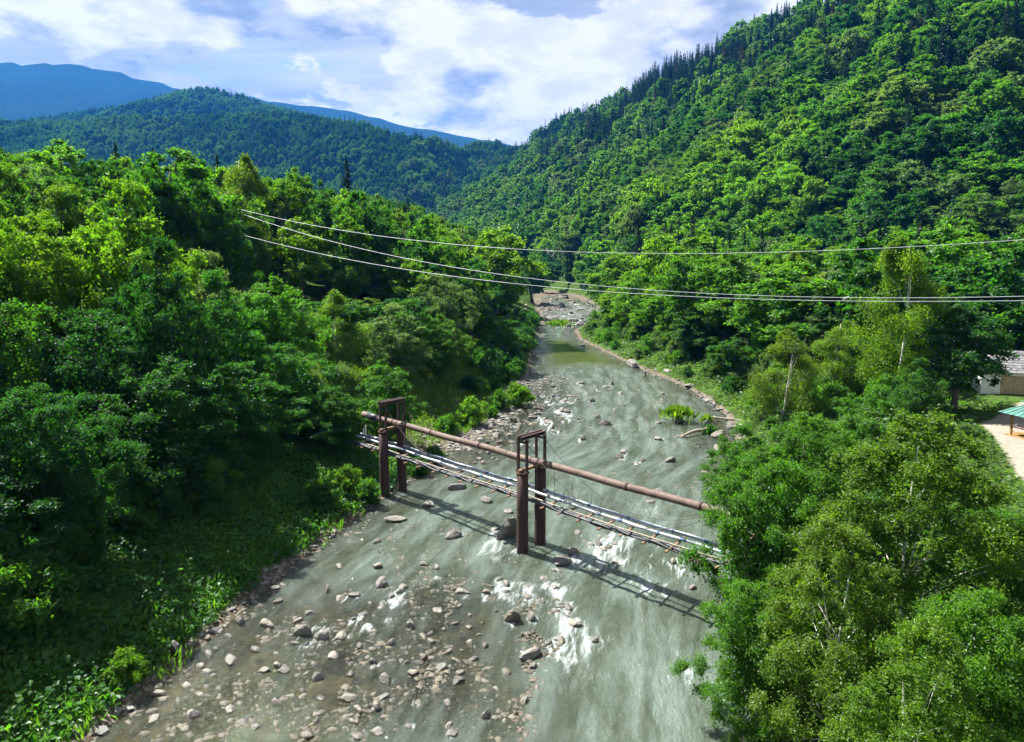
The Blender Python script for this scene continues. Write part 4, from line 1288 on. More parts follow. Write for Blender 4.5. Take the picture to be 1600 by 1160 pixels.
# ------------------------------------------------------------------ shrubs, herbs, grass
def shrubs():
    gl = 'willow shrubs along the gravelly bank'
    k = 0
    poly = RB
    for _ in range(4000):
        if k >= 165: break
        y = RNG.uniform(58, 235); x = np.interp(y, RB[:20, 1], RB[:20, 0]) + RNG.uniform(2.5, 20) * (1 if y > 75 else 0.6)
        s = float(river_sd(np.array([x]), np.array([y]))[0])
        if s < 2.2 or s > 22: continue
        i = int(RNG.integers(4)); c = ['fresh green', 'grey-green', 'bright yellow-green', 'mid green'][int(RNG.choice(4, p=[.4, .3, .15, .15]))]
        where = 'at the stony edge of the river' if s < 5 else 'in the thicket behind the river edge'
        plant_shrub(0, 0, None, i, RNG.uniform(0.65, 1.25) * (0.75 if s < 5 else 1.05), c, f"{['round', 'tall', 'low', 'upright'][i]} {c} willow shrub {where}", gl, world=(x, y)); k += 1
    for px, py, i, sc, c, lb in [
        (735, 664, 0, 1.15, 'bright yellow-green', 'bright sunlit shrub with upright tips behind the cobble bar'),
        (700, 672, 2, 0.9, 'fresh green', 'low sunlit shrub next to the pipe, behind the cobble bar'),
        (770, 652, 2, 0.6, 'fresh green', 'small green bush in the middle of the bushes on the bar'),
        (806, 634, 2, 1.25, 'bright yellow-green', 'rounded bright bush at the tip of the cobble bar'),
        (780, 640, 0, 0.9, 'fresh green', 'bushy shrub close behind the rounded bright bush'),
        (815, 625, 2, 0.8, 'fresh green', 'little bush at the upstream end of the cobble bar'),
        (545, 770, 0, 0.8, 'bright yellow-green', 'sunlit bush on the bank beside the rusty pylon'),
        (575, 785, 2, 0.8, 'fresh green', 'low sunlit herb bush at the foot of the bank-side pylon'),
        (500, 790, 2, 0.9, 'fresh green', 'low bush between the herbs and the shaded alders'),
        (655, 742, 2, 0.7, 'mid green', 'shaded bush in the gap beyond the bank-side pylon'),
        (680, 722, 2, 0.7, 'mid green', 'shaded bush under the pipes near the cobble bar'),
        (195, 1060, 2, 0.6, 'bright yellow-green', 'pale light-green bush at the foot of the herb bank'),
    ]: plant_shrub(px, py, None, i, sc, c, lb, None)


shrubs()


def understory():
    k = 0
    for _ in range(3000):
        if k >= 46: break
        y = RNG.uniform(24, 72); x = np.interp(y, LB[:, 1], LB[:, 0]) - RNG.uniform(7, 20)
        sd = float(river_sd(np.array([x]), np.array([y]))[0])
        if sd < 7.5 or sd > 17 or (x + 17) ** 2 + (y - 60) ** 2 < 40: continue
        i = int(RNG.integers(4)); c = ['deep green', 'mid green', 'fresh green'][int(RNG.choice(3, p=[.45, .4, .15]))]
        size = 'large' if (sc := RNG.uniform(0.8, 1.5)) > 1.15 else 'small'
        plant_shrub(0, 0, None, i, sc, c, f"{size} {['round', 'tall', 'low', 'upright'][i]} {c} bush between the herb bank and the near wood", 'bushes between the herb bank and the near wood', world=(x, y)); k += 1
    for _ in range(3000):
        if k >= 92: break
        y = RNG.uniform(100, 215); x = np.interp(y, LB[:20, 1], LB[:20, 0]) - RNG.uniform(2, 9)
        sd = float(river_sd(np.array([x]), np.array([y]))[0])
        if sd < 1.8 or sd > 8: continue
        i = int(RNG.integers(4)); c = ['deep green', 'mid green', 'fresh green'][int(RNG.choice(3, p=[.3, .4, .3]))]
        plant_shrub(0, 0, None, i, RNG.uniform(0.7, 1.3), c, f"{['round', 'tall', 'low', 'upright'][i]} {c} bush at the water edge below the big beech", 'bushes at the water edge below the beech', world=(x, y)); k += 1


understory()


def cover(name, mat, spots, size, lift, label, cat, blade=False, colour=(0.05, 0.11, 0.02)):
    n = len(spots); z = relief(spots[:, 0], spots[:, 1])
    p = np.column_stack([spots, z + RNG.uniform(lift[0], lift[1], n)])
    sz = RNG.uniform(size[0], size[1], n)
    patch = np.clip(0.5 + 0.5 * fbm(spots[:, 0] / 1.8, spots[:, 1] / 1.8, 3), 0, 1)
    if blade:
        ax = np.array([0, 0, 1.0]) + RNG.normal(0, 0.4, (n, 3)); v = leaf_quads(p + ax * sz[:, None] * 0.3, RNG.normal(size=(n, 3)) * np.array([1, 1, 0.2]), sz, 0.16, RNG, axis=ax, tint=0.6 * patch + 0.4 * RNG.random(n))
    else:
        v = leaf_quads(p, np.array([0, -0.1, 1.0]) + RNG.normal(0, 0.42, (n, 3)), sz, 0.85, RNG, tint=0.55 * patch + 0.45 * RNG.random(n))
    me = mesh_np(name, v[0], v[1], dict(tint=v[2])); o = obj(name, me, M['leaf'], kind='stuff', label=label, category=cat)
    o.color = colour + (1,)


def spots_where(n, x0, x1, y0, y1, test):
    q = np.column_stack([RNG.uniform(x0, x1, n), RNG.uniform(y0, y1, n)]); sd = river_sd(q[:, 0], q[:, 1])
    return q[test(q[:, 0], q[:, 1], sd)]


left = lambda x, y: x < cx(y)
cover('bank_herbs', M['leaf'], spots_where(120000, -48, 8, 18, 72, lambda x, y, s: left(x, y) & (s > 0.7 + 0.8 * fbm(x / 2.5, y / 2.5, 2)) & (s < 17)), (0.12, 0.40), (0.02, 0.8),
      'broad-leaved herbs covering the shaded slope of the near bank', 'herbs', colour=(0.042, 0.135, 0.016))
cover('bank_grass', M['leaf'], spots_where(60000, -48, 8, 18, 72, lambda x, y, s: left(x, y) & (s > 0.5 + 0.9 * fbm(x / 2.0, y / 2.0, 2)) & (s < 16) & (fbm(x / 4 + 7, y / 4, 2) > -0.05)), (0.3, 0.95), (0.0, 0.3),
      'long grass and nettle stems standing among the bank herbs', 'grass', blade=True, colour=(0.06, 0.135, 0.02))
cover('bar_grass', M['leaf'], spots_where(90000, -25, 14, 62, 150, lambda x, y, s: left(x, y) & (s > 3.2 + 1.8 * fbm(x / 3, y / 3, 2)) & (s < 20)), (0.25, 0.75), (0.0, 0.25),
      'bright tall grass behind the cobble bar', 'grass', blade=True, colour=(0.085, 0.155, 0.020))
cover('undergrowth', M['leaf'], spots_where(190000, 12, 150, 22, 250, lambda x, y, s: (~left(x, y)) & (s > 1.6 + 1.2 * fbm(x / 3, y / 3, 2)) & (s < 95) & (seg_dist(x, y, ROAD, False) > 4.0) & (np.abs(x) < y * 0.95 + 8)
      & ~((np.abs(x - 68.5) < 7) & (np.abs(y - 92) < 6))),
      (0.25, 0.62), (0.0, 0.7), 'mixed weeds and saplings covering the valley floor', 'undergrowth', colour=(0.058, 0.118, 0.020))


# ------------------------------------------------------------------ the pipe bridge
A1, A2, B1, B2 = ground_at(600, 775), ground_at(630, 768), ground_at(815, 862), ground_at(845, 850)
BA, BB = (A1 + A2) / 2, (B1 + B2) / 2
U3 = Vector((BB - BA)).normalized(); SPAN = float(np.linalg.norm(BB - BA))
W3 = Vector((0, 0, 1)).cross(U3).normalized()
if W3.y < 0: W3 = -W3                       # from the near pillar to the far one
A0 = Vector(BA)
HALF = 1.0
ZP = at_dist(0, 738, B1[1])[2]; ZT = at_dist(0, 686, B1[1])[2]; ZD = at_dist(0, 775, BB[1])[2]
ang = math.atan2(U3.y, U3.x)


def bp(t, w, z): return A0 + U3 * t + W3 * w + Vector((0, 0, z))


def make_pylon(label):
    root = obj('bridge_pylon', None, None, None, (0, 0, 0), label=label, category='pylon')
    X, Y, Z = Vector((1, 0, 0)), Vector((0, 1, 0)), Vector((0, 0, 1))
    r = 0.43
    for s in (-1, 1):
        mb = MB(); mb.tube([(0, s * HALF, -1.2), (0, s * HALF, 0.5), (0, s * HALF, ZP * 0.55), (0, s * HALF, ZP)], [r * 1.02, r, r, r], 20)
        p = obj('pillar', mb.mesh('pillar', True), M['rust_dark'], root)
        mb = MB(); mb.tube([(0, s * HALF, ZP - 0.14), (0, s * HALF, ZP + 0.03)], r + 0.035, 20); obj('collar', mb.mesh('collar', True), M['rust_dark'], p)
        mb = MB(); mb.tube([(0, s * HALF, ZP * 0.47), (0, s * HALF, ZP * 0.49)], r + 0.02, 20); obj('weld_seam', mb.mesh('weld_seam', True), M['rust_dark'], p)
        for q in (-1, 1):
            mb = MB(); mb.box((q * 0.42, s * HALF, (ZP + 0.15 + ZT) / 2), (0.17, 0.17, ZT - ZP - 0.15))
            mb.box((q * 0.42, s * HALF, ZP + 0.08), (0.30, 0.30, 0.10))
            obj('post', mb.mesh('post'), M['rust_dark'], root)
        mb = MB(); mb.box((0, s * HALF, ZT - 0.25), (0.67, 0.12, 0.14)); obj('tie_bar', mb.mesh('tie_bar'), M['rust_dark'], root)
    for q in (-1, 1):
        mb = MB(); b = q * 0.15
        mb.box((b, 0, ZT + 0.12), (0.06, 2 * HALF + 0.75, 0.26)); mb.box((b + q * 0.09, 0, ZT + 0.222), (0.12, 2 * HALF + 0.75, 0.05)); mb.box((b + q * 0.09, 0, ZT + 0.018), (0.12, 2 * HALF + 0.75, 0.05))
        obj('crossbeam', mb.mesh('crossbeam'), M['rust_dark'], root)
    mb = MB(); mb.box((0.0, 0.05, ZP + 0.16), (0.22, 2 * HALF + 0.9, 0.20)); obj('pipe_bearer', mb.mesh('pipe_bearer'), M['rust_bar'], root)
    return root


def dup(root, loc, rz, label):
    r = root.copy(); COL.objects.link(r); r.location = loc; r.rotation_euler = (0, 0, rz); r['label'] = label
    for ch in list(root.children):
        c = ch.copy(); COL.objects.link(c); c.parent = r
        for g_ in list(ch.children):
            d = g_.copy(); COL.objects.link(d); d.parent = c
    return r


pyl = make_pylon('rusty twin-pillar pylon standing in mid river beside the dark layered boulder')
pyl.location = bp(SPAN, 0, 0); pyl.rotation_euler = (0, 0, ang)
if (Matrix.Rotation(ang, 3, 'Z') @ Vector((0, 1, 0))).dot(W3) < 0: pyl.rotation_euler = (0, 0, ang + math.pi)
dup(pyl, bp(0, 0, 0), pyl.rotation_euler.z, 'rusty twin-pillar pylon standing at the wooded bank')
TE = SPAN + 17.5
dup(pyl, bp(TE, 0, 0), pyl.rotation_euler.z, 'rusty twin-pillar pylon wrapped in the foliage of the leaning alder')

# the big rusty pipe
ZPIPE = ZP + 0.26 + 0.26; WP = 0.42


def pipe_bits():
    mb = MB(); pts = [bp(t, WP, ZPIPE + 0.03 * math.sin(t * 0.7)) for t in np.linspace(-5.2, TE + 8, 60)]
    mb.tube(pts, 0.26, 22)
    p = obj('rusty_pipe', None, None, None, label='thick rusty steel pipe crossing the river on top of the pylons', category='pipe')
    obj('pipe_wall', mb.mesh('pipe_wall', True), M['rust_pipe'], p)
    for t in (-2.6, 5.1, 11.2, SPAN + 0.9, SPAN + 8.2, SPAN + 13.6):
        mb = MB(); mb.tube([bp(t - 0.10, WP, ZPIPE + 0.03 * math.sin(t * 0.7)), bp(t + 0.10, WP, ZPIPE + 0.03 * math.sin(t * 0.7))], 0.28, 22); obj('weld_band', mb.mesh('weld_band', True), M['rust_dark'], p)
    for t in (0, SPAN, TE):
        for k in (-0.35, 0.35):
            mb = MB(); c = bp(t + k, WP, ZPIPE)
            mb.tube([c + W3 * (0.285 * math.cos(a)) + Vector((0, 0, 0.285 * math.sin(a))) for a in np.linspace(-0.5, math.pi + 0.5, 14)], 0.022, 6)
            obj('strap', mb.mesh('strap', True), M['rust_dark'], p)
    mb = MB(); t = -3.1
    mb.tube([bp(-4.3, WP, ZPIPE + 0.03 * math.sin(-4.3 * .7)), bp(-2.75, WP, ZPIPE + 0.03 * math.sin(-2.75 * .7))], 0.31, 22); obj('tar_wrap', mb.mesh('tar_wrap', True), M['cable'], p)


pipe_bits()


def deck_z(t):
    a = (t % SPAN) / SPAN if t <= SPAN else (t - SPAN) / (TE - SPAN)
    return ZD - 0.16 * 4 * a * (1 - a) * (0.6 if t <= SPAN else 1.0)


def wob(t, k): return 0.04 * math.sin(t * 0.9 + k) + 0.025 * math.sin(t * 2.1 + 2 * k)


def walkway():
    wk = obj('hanging_walkway', None, None, None, label='sagging ladder-like walkway of rusty crossbars hung between the pylons', category='walkway')
    ts = np.linspace(-5.4, TE + 4, 110)
    for w, nm, mt, sec in ((-0.28, 'stringer', 'plank', (0.13, 0.06)), (0.68, 'stringer', 'rust_bar', (0.06, 0.05))):
        mb = MB()
        for a, b in zip(ts[:-1], ts[1:]): mb.beam(bp(a, w + wob(a, 1) * 0.5, deck_z(a) + 0.07), bp(b, w + wob(b, 1) * 0.5, deck_z(b) + 0.07), sec[0], sec[1])
        obj(nm, mb.mesh(nm), M[mt], wk)
    t = -4.9; k = 0; rg = random.Random(4)
    while t < TE + 3:
        if not any(abs(t - c) < 0.62 for c in (0, SPAN, TE)):
            z = deck_z(t); j = rg.uniform(-0.12, 0.12)
            mb = MB(); e = 1.38 + rg.uniform(-0.15, 0.15)
            mb.beam(bp(t - j, -e, z), bp(t + j, e, z + rg.uniform(-0.05, 0.05)), 0.13, 0.09)
            rung = obj('crossbar', mb.mesh('crossbar'), M['rust_bar'], wk)
            mb = MB(); mb.beam(bp(t + j, e - 0.06, z + 0.03), bp(t + j, e - 0.06, z + 0.42), 0.05, 0.05, up=(1, 0, 0)); obj('upright', mb.mesh('upright'), M['hanger'], rung)
        t += 1.72 + rg.uniform(-0.15, 0.15); k += 1
    # suspension cables and hangers on both sides
    for w in (-1.0, 1.0):
        for t0, t1 in ((0, SPAN), (SPAN, TE)):
            cz = lambda t: (deck_z((t0 + t1) / 2) + 0.75) + (ZT + 0.1 - deck_z((t0 + t1) / 2) - 0.75) * ((2 * (t - t0) / (t1 - t0) - 1) ** 2)
            mb = MB(); mb.tube([bp(t, w, cz(t)) for t in np.linspace(t0, t1, 40)], 0.022, 6); obj('suspension_cable', mb.mesh('suspension_cable', True), M['hanger'], wk)
            t = t0 + 1.4
            while t < t1 - 1:
                mb = MB(); mb.tube([bp(t, w, deck_z(t)), bp(t, w, cz(t))], 0.013, 5); obj('hanger_rod', mb.mesh('hanger_rod', True), M['hanger'], wk); t += 1.72


walkway()


def foil_pipe(w, dz, k, label):
    p = obj('foil_clad_pipe', None, None, None, label=label, category='pipe')
    ts = np.linspace(-6.6, TE + 5, 140); f = lambda t: bp(t, w + wob(t, k), deck_z(t) + dz + 0.025 * math.sin(t * 1.3 + k))
    mb = MB(); mb.tube([f(t) for t in ts], 0.120, 14); obj('jacket', mb.mesh('jacket', True), M['silver'], p)
    rg = random.Random(int(k * 10)); t = -5.0
    while t < TE + 2:
        mb = MB(); L = rg.uniform(0.12, 0.45); mb.tube([f(t), f(t + L / 2), f(t + L)], 0.130, 14); obj('tape_band', mb.mesh('tape_band', True), M['sleeve'], p); t += rg.uniform(1.6, 4.0)


foil_pipe(0.42, 0.24, 0.3, 'silver foil-clad pipe nearer the walkway crossbars, second from the black cables')
foil_pipe(0.92, 0.36, 0.9, 'silver foil-clad pipe on the outer upstream side of the walkway')


def cables():
    p = obj('cable_bundle', None, None, None, label='bundle of black cables lashed along the downstream side of the walkway', category='cable')
    ts = np.linspace(-5.6, TE + 5, 130); rg = random.Random(8)
    for j in range(4):
        a = j * 1.57; mb = MB()
        mb.tube([bp(t, -0.92 + 0.09 * math.cos(a + t * 0.7) + wob(t, 2.2), deck_z(t) + 0.14 + 0.08 * math.sin(a + t * 0.7) + 0.04 * math.sin(t * 2 + j)) for t in ts], 0.07, 8)
        obj('cable', mb.mesh('cable', True), M['cable'], p)
    t = -5
    while t < TE + 3:
        mb = MB(); c = bp(t, -0.92 + wob(t, 2.2), deck_z(t) + 0.16); mb.tube([c - U3 * 0.05, c + U3 * 0.05], 0.175, 10); obj('lashing', mb.mesh('lashing', True), M['cable' if rg.random() < 0.75 else 'rust_bar'], p); t += rg.uniform(0.8, 1.7)


cables()
white = mat_simple('white_paint', (0.78, 0.78, 0.76), 0.6, 0.06, 3)
mb = MB(); q = bp(-5.6, 0.9, deck_z(-5.6)); mb.box((0, 0, 0.85), (0.14, 0.08, 1.7)); mb.box((-0.22, 0.03, 1.05), (0.10, 0.05, 0.6))
mp = obj('marker_post', mb.mesh('marker_post'), white, None, q + Vector((0, 0, -0.3)), label='white painted marker post in the leaves at the bank end of the walkway', category='post')

# ------------------------------------------------------------------ overhead wires and their poles
WIRES = [([(385, 328), (560, 368), (700, 383), (850, 391), (1000, 394), (1100, 393), (1350, 388), (1600, 379)], 'upper overhead wire strung alone across the valley above the other two'),
         ([(385, 335), (490, 372), (620, 402), (740, 424), (860, 440), (1000, 450), (1200, 458), (1600, 467)], 'overhead wire strung just above the lowest one'),
         ([(370, 363), (450, 387), (540, 406), (700, 432), (860, 449), (1000, 458), (1200, 465), (1600, 473)], 'lowest overhead wire strung across the valley')]


def wires():
    L0, R0 = np.array([at_dist(378, 400, 104.0)[0], 104.0]), np.array([at_dist(1640, 400, 52.0)[0], 52.0])
    d = (R0 - L0); ends = []
    for k, (pp, lb) in enumerate(WIRES):
        ofs = np.array([0.0, [0.0, 0.9, -0.9][k]])
        T, Zs = [], []
        for px, py in pp:
            a = (px - 800) / FPX                 # intersect the view ray with the plane of the wire
            r = ray(px, py); l0 = L0 + ofs
            t = (l0[0] * r[1] - l0[1] * r[0]) / (d[1] * r[0] - d[0] * r[1])
            q = l0 + d * t; T.append(t); Zs.append(CAM_H + r[2] * q[1] / r[1])
        c = np.polyfit(T, Zs, 2)
        ts = np.linspace(-0.03, 1.16, 90)
        mb = MB(); mb.tube([(L0[0] + ofs[0] + d[0] * t, L0[1] + ofs[1] + d[1] * t, np.polyval(c, t)) for t in ts], [0.022 if t > 0.5 else 0.030 for t in ts], 6)
        obj('overhead_wire', mb.mesh('overhead_wire', True), M['wire'], None, label=lb, category='wire')
        ends.append((np.polyval(c, -0.03), np.polyval(c, 1.16)))
    for e, t, lb in ((0, -0.03, 'wooden utility pole half hidden in the near wood where the wires end'), (1, 1.16, 'wooden utility pole carrying the wires by the dirt road')):
        q = L0 + d * t; zt = max(x[e] for x in ends) + 0.4; zb = zat(q[0], q[1])
        r = obj('utility_pole', None, None, None, (q[0], q[1], zb), label=lb, category='pole')
        mb = MB(); mb.tube([(0, 0, -0.5), (0, 0, (zt - zb) * 0.5), (0, 0, zt - zb)], [0.17, 0.15, 0.11], 10); obj('pole', mb.mesh('pole', True), M['plank'], r)
        for k in range(3):
            z = ends[k][e] - zb; yo = [0, 0.9, -0.9][k]
            mb = MB(); mb.box((0, yo / 2, z - 0.22), (0.09, abs(yo) + 0.25, 0.09)); arm = obj('crossarm', mb.mesh('crossarm'), M['plank'], r)
            mb = MB(); mb.tube([(0, yo, z - 0.175), (0, yo, z - 0.1), (0, yo, z - 0.02)], [0.05, 0.07, 0.045], 8); obj('insulator', mb.mesh('insulator', True), white, arm)


wires()

# ------------------------------------------------------------------ driftwood, islets, cliff
def driftwood():
    def log(px_pts, z, rad, label, forks=()):
        mb = MB(); pts = [tuple(ground_at(x, y, h)) for (x, y), h in zip(px_pts, z)]
        mb.tube(pts, rad, 9)
        for (a, b, r) in forks: mb.tube([ground_at(*a[:2], a[2]), ground_at(*b[:2], b[2])], [r, r * 0.5], 7)
        obj('driftwood_log', mb.mesh('driftwood_log', True), M['drift'], None, label=label, category='log')
    log([(1110, 668), (1100, 672), (1088, 673), (1078, 676), (1068, 681), (1062, 686)], [0.6, 0.5, 0.55, 0.5, 0.25, -0.1], [0.24, 0.22, 0.20, 0.18, 0.15, 0.10], 'bent bleached driftwood trunk caught on the grassy islet',
        forks=[((1074, 678, 0.35), (1052, 684, 0.0), 0.10)])
    log([(1108, 652), (1120, 653), (1135, 655), (1150, 656), (1160, 658)], [0.5, 0.4, 0.35, 0.3, 0.4], [0.16, 0.15, 0.14, 0.12, 0.08], 'thin dark log lying from the islet to the willow bank')
    stone(1063, 658, 33, mesh=1, tall=1.15, label='dark islet boulder crowned with bright grass in mid river')
    stone(1122, 682, 25, mesh=5, tall=1.3, label='dark root-tangled islet boulder holding the bent driftwood')
    stone(1105, 663, 14, mesh=2, tall=1.2, label='small stone with a grass tuft between the two dark islet boulders')
    stone(1120, 704, 20, mesh=1, tall=1.2, label='mossy stone at the head of the small gravel spit')


driftwood()


def tufts():
    for (px, py, zz, n, H, R, c, lb) in [(1060, 659, 1.0, 520, 1.3, 1.7, (0.10, 0.17, 0.015), 'bright grass tuft growing on top of the dark islet boulder'),
                                  (1104, 660, 0.35, 140, 0.9, 0.6, (0.09, 0.16, 0.02), 'grass tuft on the small stone between the islet boulders'),
                                  (1110, 678, 0.1, 200, 1.2, 0.8, (0.045, 0.12, 0.03), 'dark green reed tuft in front of the root-tangled boulder'),
                                  (1077, 603, 0.45, 160, 0.5, 0.9, (0.07, 0.13, 0.015), 'short grass on the low slab by the willow bank'),
                                  (875, 508, 0.3, 700, 1.6, 3.4, (0.09, 0.17, 0.02), 'bright grassy islet in the far rapids')]:
        p = ground_at(px, py); q = RNG.normal(0, R * 0.42, (n, 2)); sz = H * RNG.uniform(0.5, 1.1, n)
        ax = np.column_stack([q * 0.5 / R, np.ones(n)]) + RNG.normal(0, 0.22, (n, 3))
        base = np.column_stack([q, -0.25 * (q ** 2).sum(1) / R ** 2])
        v = leaf_quads(base + unit(ax) * sz[:, None] * 0.42, RNG.normal(size=(n, 3)) * np.array([1, 1, 0.15]), sz * 1.1, 0.22, RNG, axis=ax)
        o = obj('grass_tuft', mesh_np('grass_tuft', v[0], v[1], dict(tint=v[2])), M['leaf'], None, (p[0], p[1], zz), label=lb, category='grass'); o.color = c + (1,)
        if n > 500: o['kind'] = 'stuff'


tufts()


def cliff():
    m = mat_simple('cliff_rock', (0.19, 0.165, 0.14), 0.95, 0.4, 0.35, bump=0.8, col2=(0.085, 0.078, 0.07), stretch=(1, 1, 0.5))
    for k, (px, py, d, w, h, lb) in enumerate([(866, 440, 428, 7, 12, 'tall cracked buff cliff face at the river bend below the slope'), (884, 412, 452, 8, 12, 'buff cliff face higher up beside the tall cracked one'),
                                       (903, 388, 480, 8, 10, 'small grey cliff face uppermost above the river bend'), (862, 405, 450, 4, 10, 'narrow grey rock rib between the buff cliff faces')]):
        bm = bmesh.new(); bmesh.ops.create_cube(bm, size=1.0); bmesh.ops.subdivide_edges(bm, edges=bm.edges[:], cuts=9, use_grid_fill=True)
        v = np.array([p.co[:] for p in bm.verts]) * np.array([w, 9, h])
        cell = np.floor(v[:, 0] / 1.7) * 3.1 + np.floor(v[:, 2] / 3.2) * 7.7
        v[:, 1] += 1.0 * np.sin(cell * 12.9) + 1.5 * fbm(v[:, 0] / 3 + k * 9, v[:, 2] / 3.5, 4); v[:, 0] += 0.9 * fbm(v[:, 2] / 4 + k, v[:, 1] / 3, 3); v[:, 1] += v[:, 2] * 0.35
        v[:, 2] += 1.6 * fbm(v[:, 0] / 2.5, v[:, 1] / 2.5 + k, 3)
        for p, c in zip(bm.verts, v): p.co = c
        me = bpy.data.meshes.new('cliff_face'); bm.to_mesh(me); bm.free()
        q = at_dist(px, py, d)
        obj('cliff_face', me, m, None, tuple(q), (0, 0, 0.35), label=lb, category='cliff')


cliff()

# ------------------------------------------------------------------ shed, pavilion
def shed():
    x, y = 68.5, 92.0; z = zat(x, y)
    r = obj('shed', None, None, None, (x, y, z), (0, 0, -0.35), label='small whitewashed shed with a grey shingle roof behind the dark tree', category='shed')
    W, Dp, Hh = 9.0, 6.0, 2.9
    plaster = mat_simple('whitewash', (0.70, 0.70, 0.68), 0.9, 0.12, 1.2); roofm = mat_simple('grey_shingle', (0.20, 0.20, 0.205), 0.85, 0.35, 2.5); tan = mat_simple('tan_boards', (0.46, 0.36, 0.22), 0.85, 0.3, 3, stretch=(6, 1, 0.4))
    mb = MB()
    mb.box((-3.4, -Dp / 2, Hh / 2 - 0.3), (2.2, 0.25, Hh + 0.6)); mb.box((2.6, -Dp / 2, Hh / 2 - 0.3), (3.8, 0.25, Hh + 0.6)); mb.box((-0.8, -Dp / 2, Hh - 0.2), (3.0, 0.25, 0.4))
    mb.box((0, Dp / 2, Hh / 2 - 0.3), (W, 0.25, Hh + 0.6)); mb.box((-W / 2 + 0.125, 0, Hh / 2 - 0.3), (0.25, Dp - 0.25, Hh + 0.6)); mb.box((W / 2 - 0.125, 0, Hh / 2 - 0.3), (0.25, Dp - 0.25, Hh + 0.6))
    obj('wall', mb.mesh('wall'), plaster, r)
    dr = MB(); dr.box((-0.8, -Dp / 2 - 0.02, 1.2), (0.05, 0.06, 2.5)); d = obj('door', dr.mesh('door'), tan, r)
    for i in range(9):
        mb = MB(); mb.box((-2.12 + i * 0.33, -Dp / 2 + 0.02, 1.22), (0.31, 0.08, 2.44)); obj('board', mb.mesh('board'), tan, d)
    rf = MB(); rf.add([(-W / 2 - .6, -Dp / 2 - .6, Hh), (W / 2 + .6, -Dp / 2 - .6, Hh), (W / 2 + .6, Dp / 2 + .6, Hh), (-W / 2 - .6, Dp / 2 + .6, Hh), (-W / 2 + 2.4, 0, Hh + 2.6), (W / 2 - 2.4, 0, Hh + 2.6)],
           [(0, 1, 5, 4), (1, 2, 5), (2, 3, 4, 5), (3, 0, 4), (3, 2, 1, 0)])
    ro = obj('roof', rf.mesh('roof'), roofm, r)
    for i in range(9):                              # courses of shingles, each lapping over the one below
        a = i / 9; b = (i + 1.12) / 9
        x0, x1 = -W / 2 - .6 + 3.0 * a, W / 2 + .6 - 3.0 * a; X0, X1 = -W / 2 - .6 + 3.0 * min(b, 1), W / 2 + .6 - 3.0 * min(b, 1)
        ya, yb = -(Dp / 2 + .6) * (1 - a), -(Dp / 2 + .6) * (1 - min(b, 1)); za, zb = Hh + 2.6 * a + 0.09, Hh + 2.6 * min(b, 1) + 0.03
        mb = MB(); mb.add([(x0, ya - .02, za), (x1, ya - .02, za), (X1, yb, zb), (X0, yb, zb), (x0, ya - .02, za - .07), (x1, ya - .02, za - .07)], [(0, 1, 2, 3), (4, 5, 1, 0)]); obj('shingle_course', mb.mesh('shingle_course'), roofm, ro)


shed()


def pavilion():
    p = ground_at(1612, 690, 3.2); x, y = p[0] + 1.5, p[1]; z = zat(x, y)
    r = obj('pavilion', None, None, None, (x, y, z), (0, 0, 0.25), label='timber garden pavilion with a bright green metal roof beside the dirt road', category='pavilion')
    green = mat_simple('green_metal_roof', (0.025, 0.17, 0.13), 0.55, 0.3, 1.5); timber = mat_simple('varnished_timber', (0.36, 0.19, 0.06), 0.6, 0.3, 3, stretch=(1, 1, 0.3)); red = mat_simple('red_paint', (0.45, 0.06, 0.03), 0.6, 0.1, 3)
    S = 2.1
    for sx in (-1, 1):
        for sy in (-1, 1):
            mb = MB(); mb.box((sx * S, sy * S, 1.15), (0.18, 0.18, 2.5)); obj('post', mb.mesh('post'), timber, r)
    def hip(z0, z1, a, b, nm):
        mb = MB(); mb.add([(-a, -a, z0), (a, -a, z0), (a, a, z0), (-a, a, z0), (-b, -b, z1), (b, -b, z1), (b, b, z1), (-b, b, z1)], [(0, 1, 5, 4), (1, 2, 6, 5), (2, 3, 7, 6), (3, 0, 4, 7), (4, 5, 6, 7), (3, 2, 1, 0)])
        ro = obj('roof', mb.mesh('roof'), green, r)
        for i in range(-4, 5):
            xx = i / 4.5
            for (s1, sw) in ((-1, False), (-1, True)):
                pa, pb = Vector((xx * a, -a, z0 + .02)), Vector((xx * b, -b, z1 + .02))
                if sw: pa, pb = Vector((-a, xx * a, z0 + .02)), Vector((-b, xx * b, z1 + .02))
                m2 = MB(); m2.beam(pa, pb, 0.05, 0.05); obj('seam', m2.mesh('seam'), green, ro)
    hip(2.4, 3.5, 3.0, 1.25, 'lower'); hip(3.75, 4.7, 1.7, 0.08, 'upper')
    mb = MB(); mb.box((0, 0, 3.62), (2.0, 2.0, 0.26)); obj('lantern_frame', mb.mesh('lantern_frame'), timber, r)
    for sx, sy, ax in ((0, -1, 0), (-1, 0, 1), (1, 0, 1)):
        for h in (0.45, 0.95):
            mb = MB(); mb.box((sx * S, sy * S, h), (2 * S - .18, .07, .09) if ax == 0 else (.07, 2 * S - .18, .09)); obj('rail', mb.mesh('rail'), timber if h < .9 else red, r)
    mb = MB(); mb.box((0, 0, 0.02), (2 * S + .8, 2 * S + .8, 0.2)); obj('floor', mb.mesh('floor'), timber, r)
    mb = MB(); mb.box((0, 0, 0.75), (1.6, 0.8, 0.07)); mb.box((0, 0, 0.4), (0.2, 0.5, 0.63)); obj('table', mb.mesh('table'), timber, r)


pavilion()

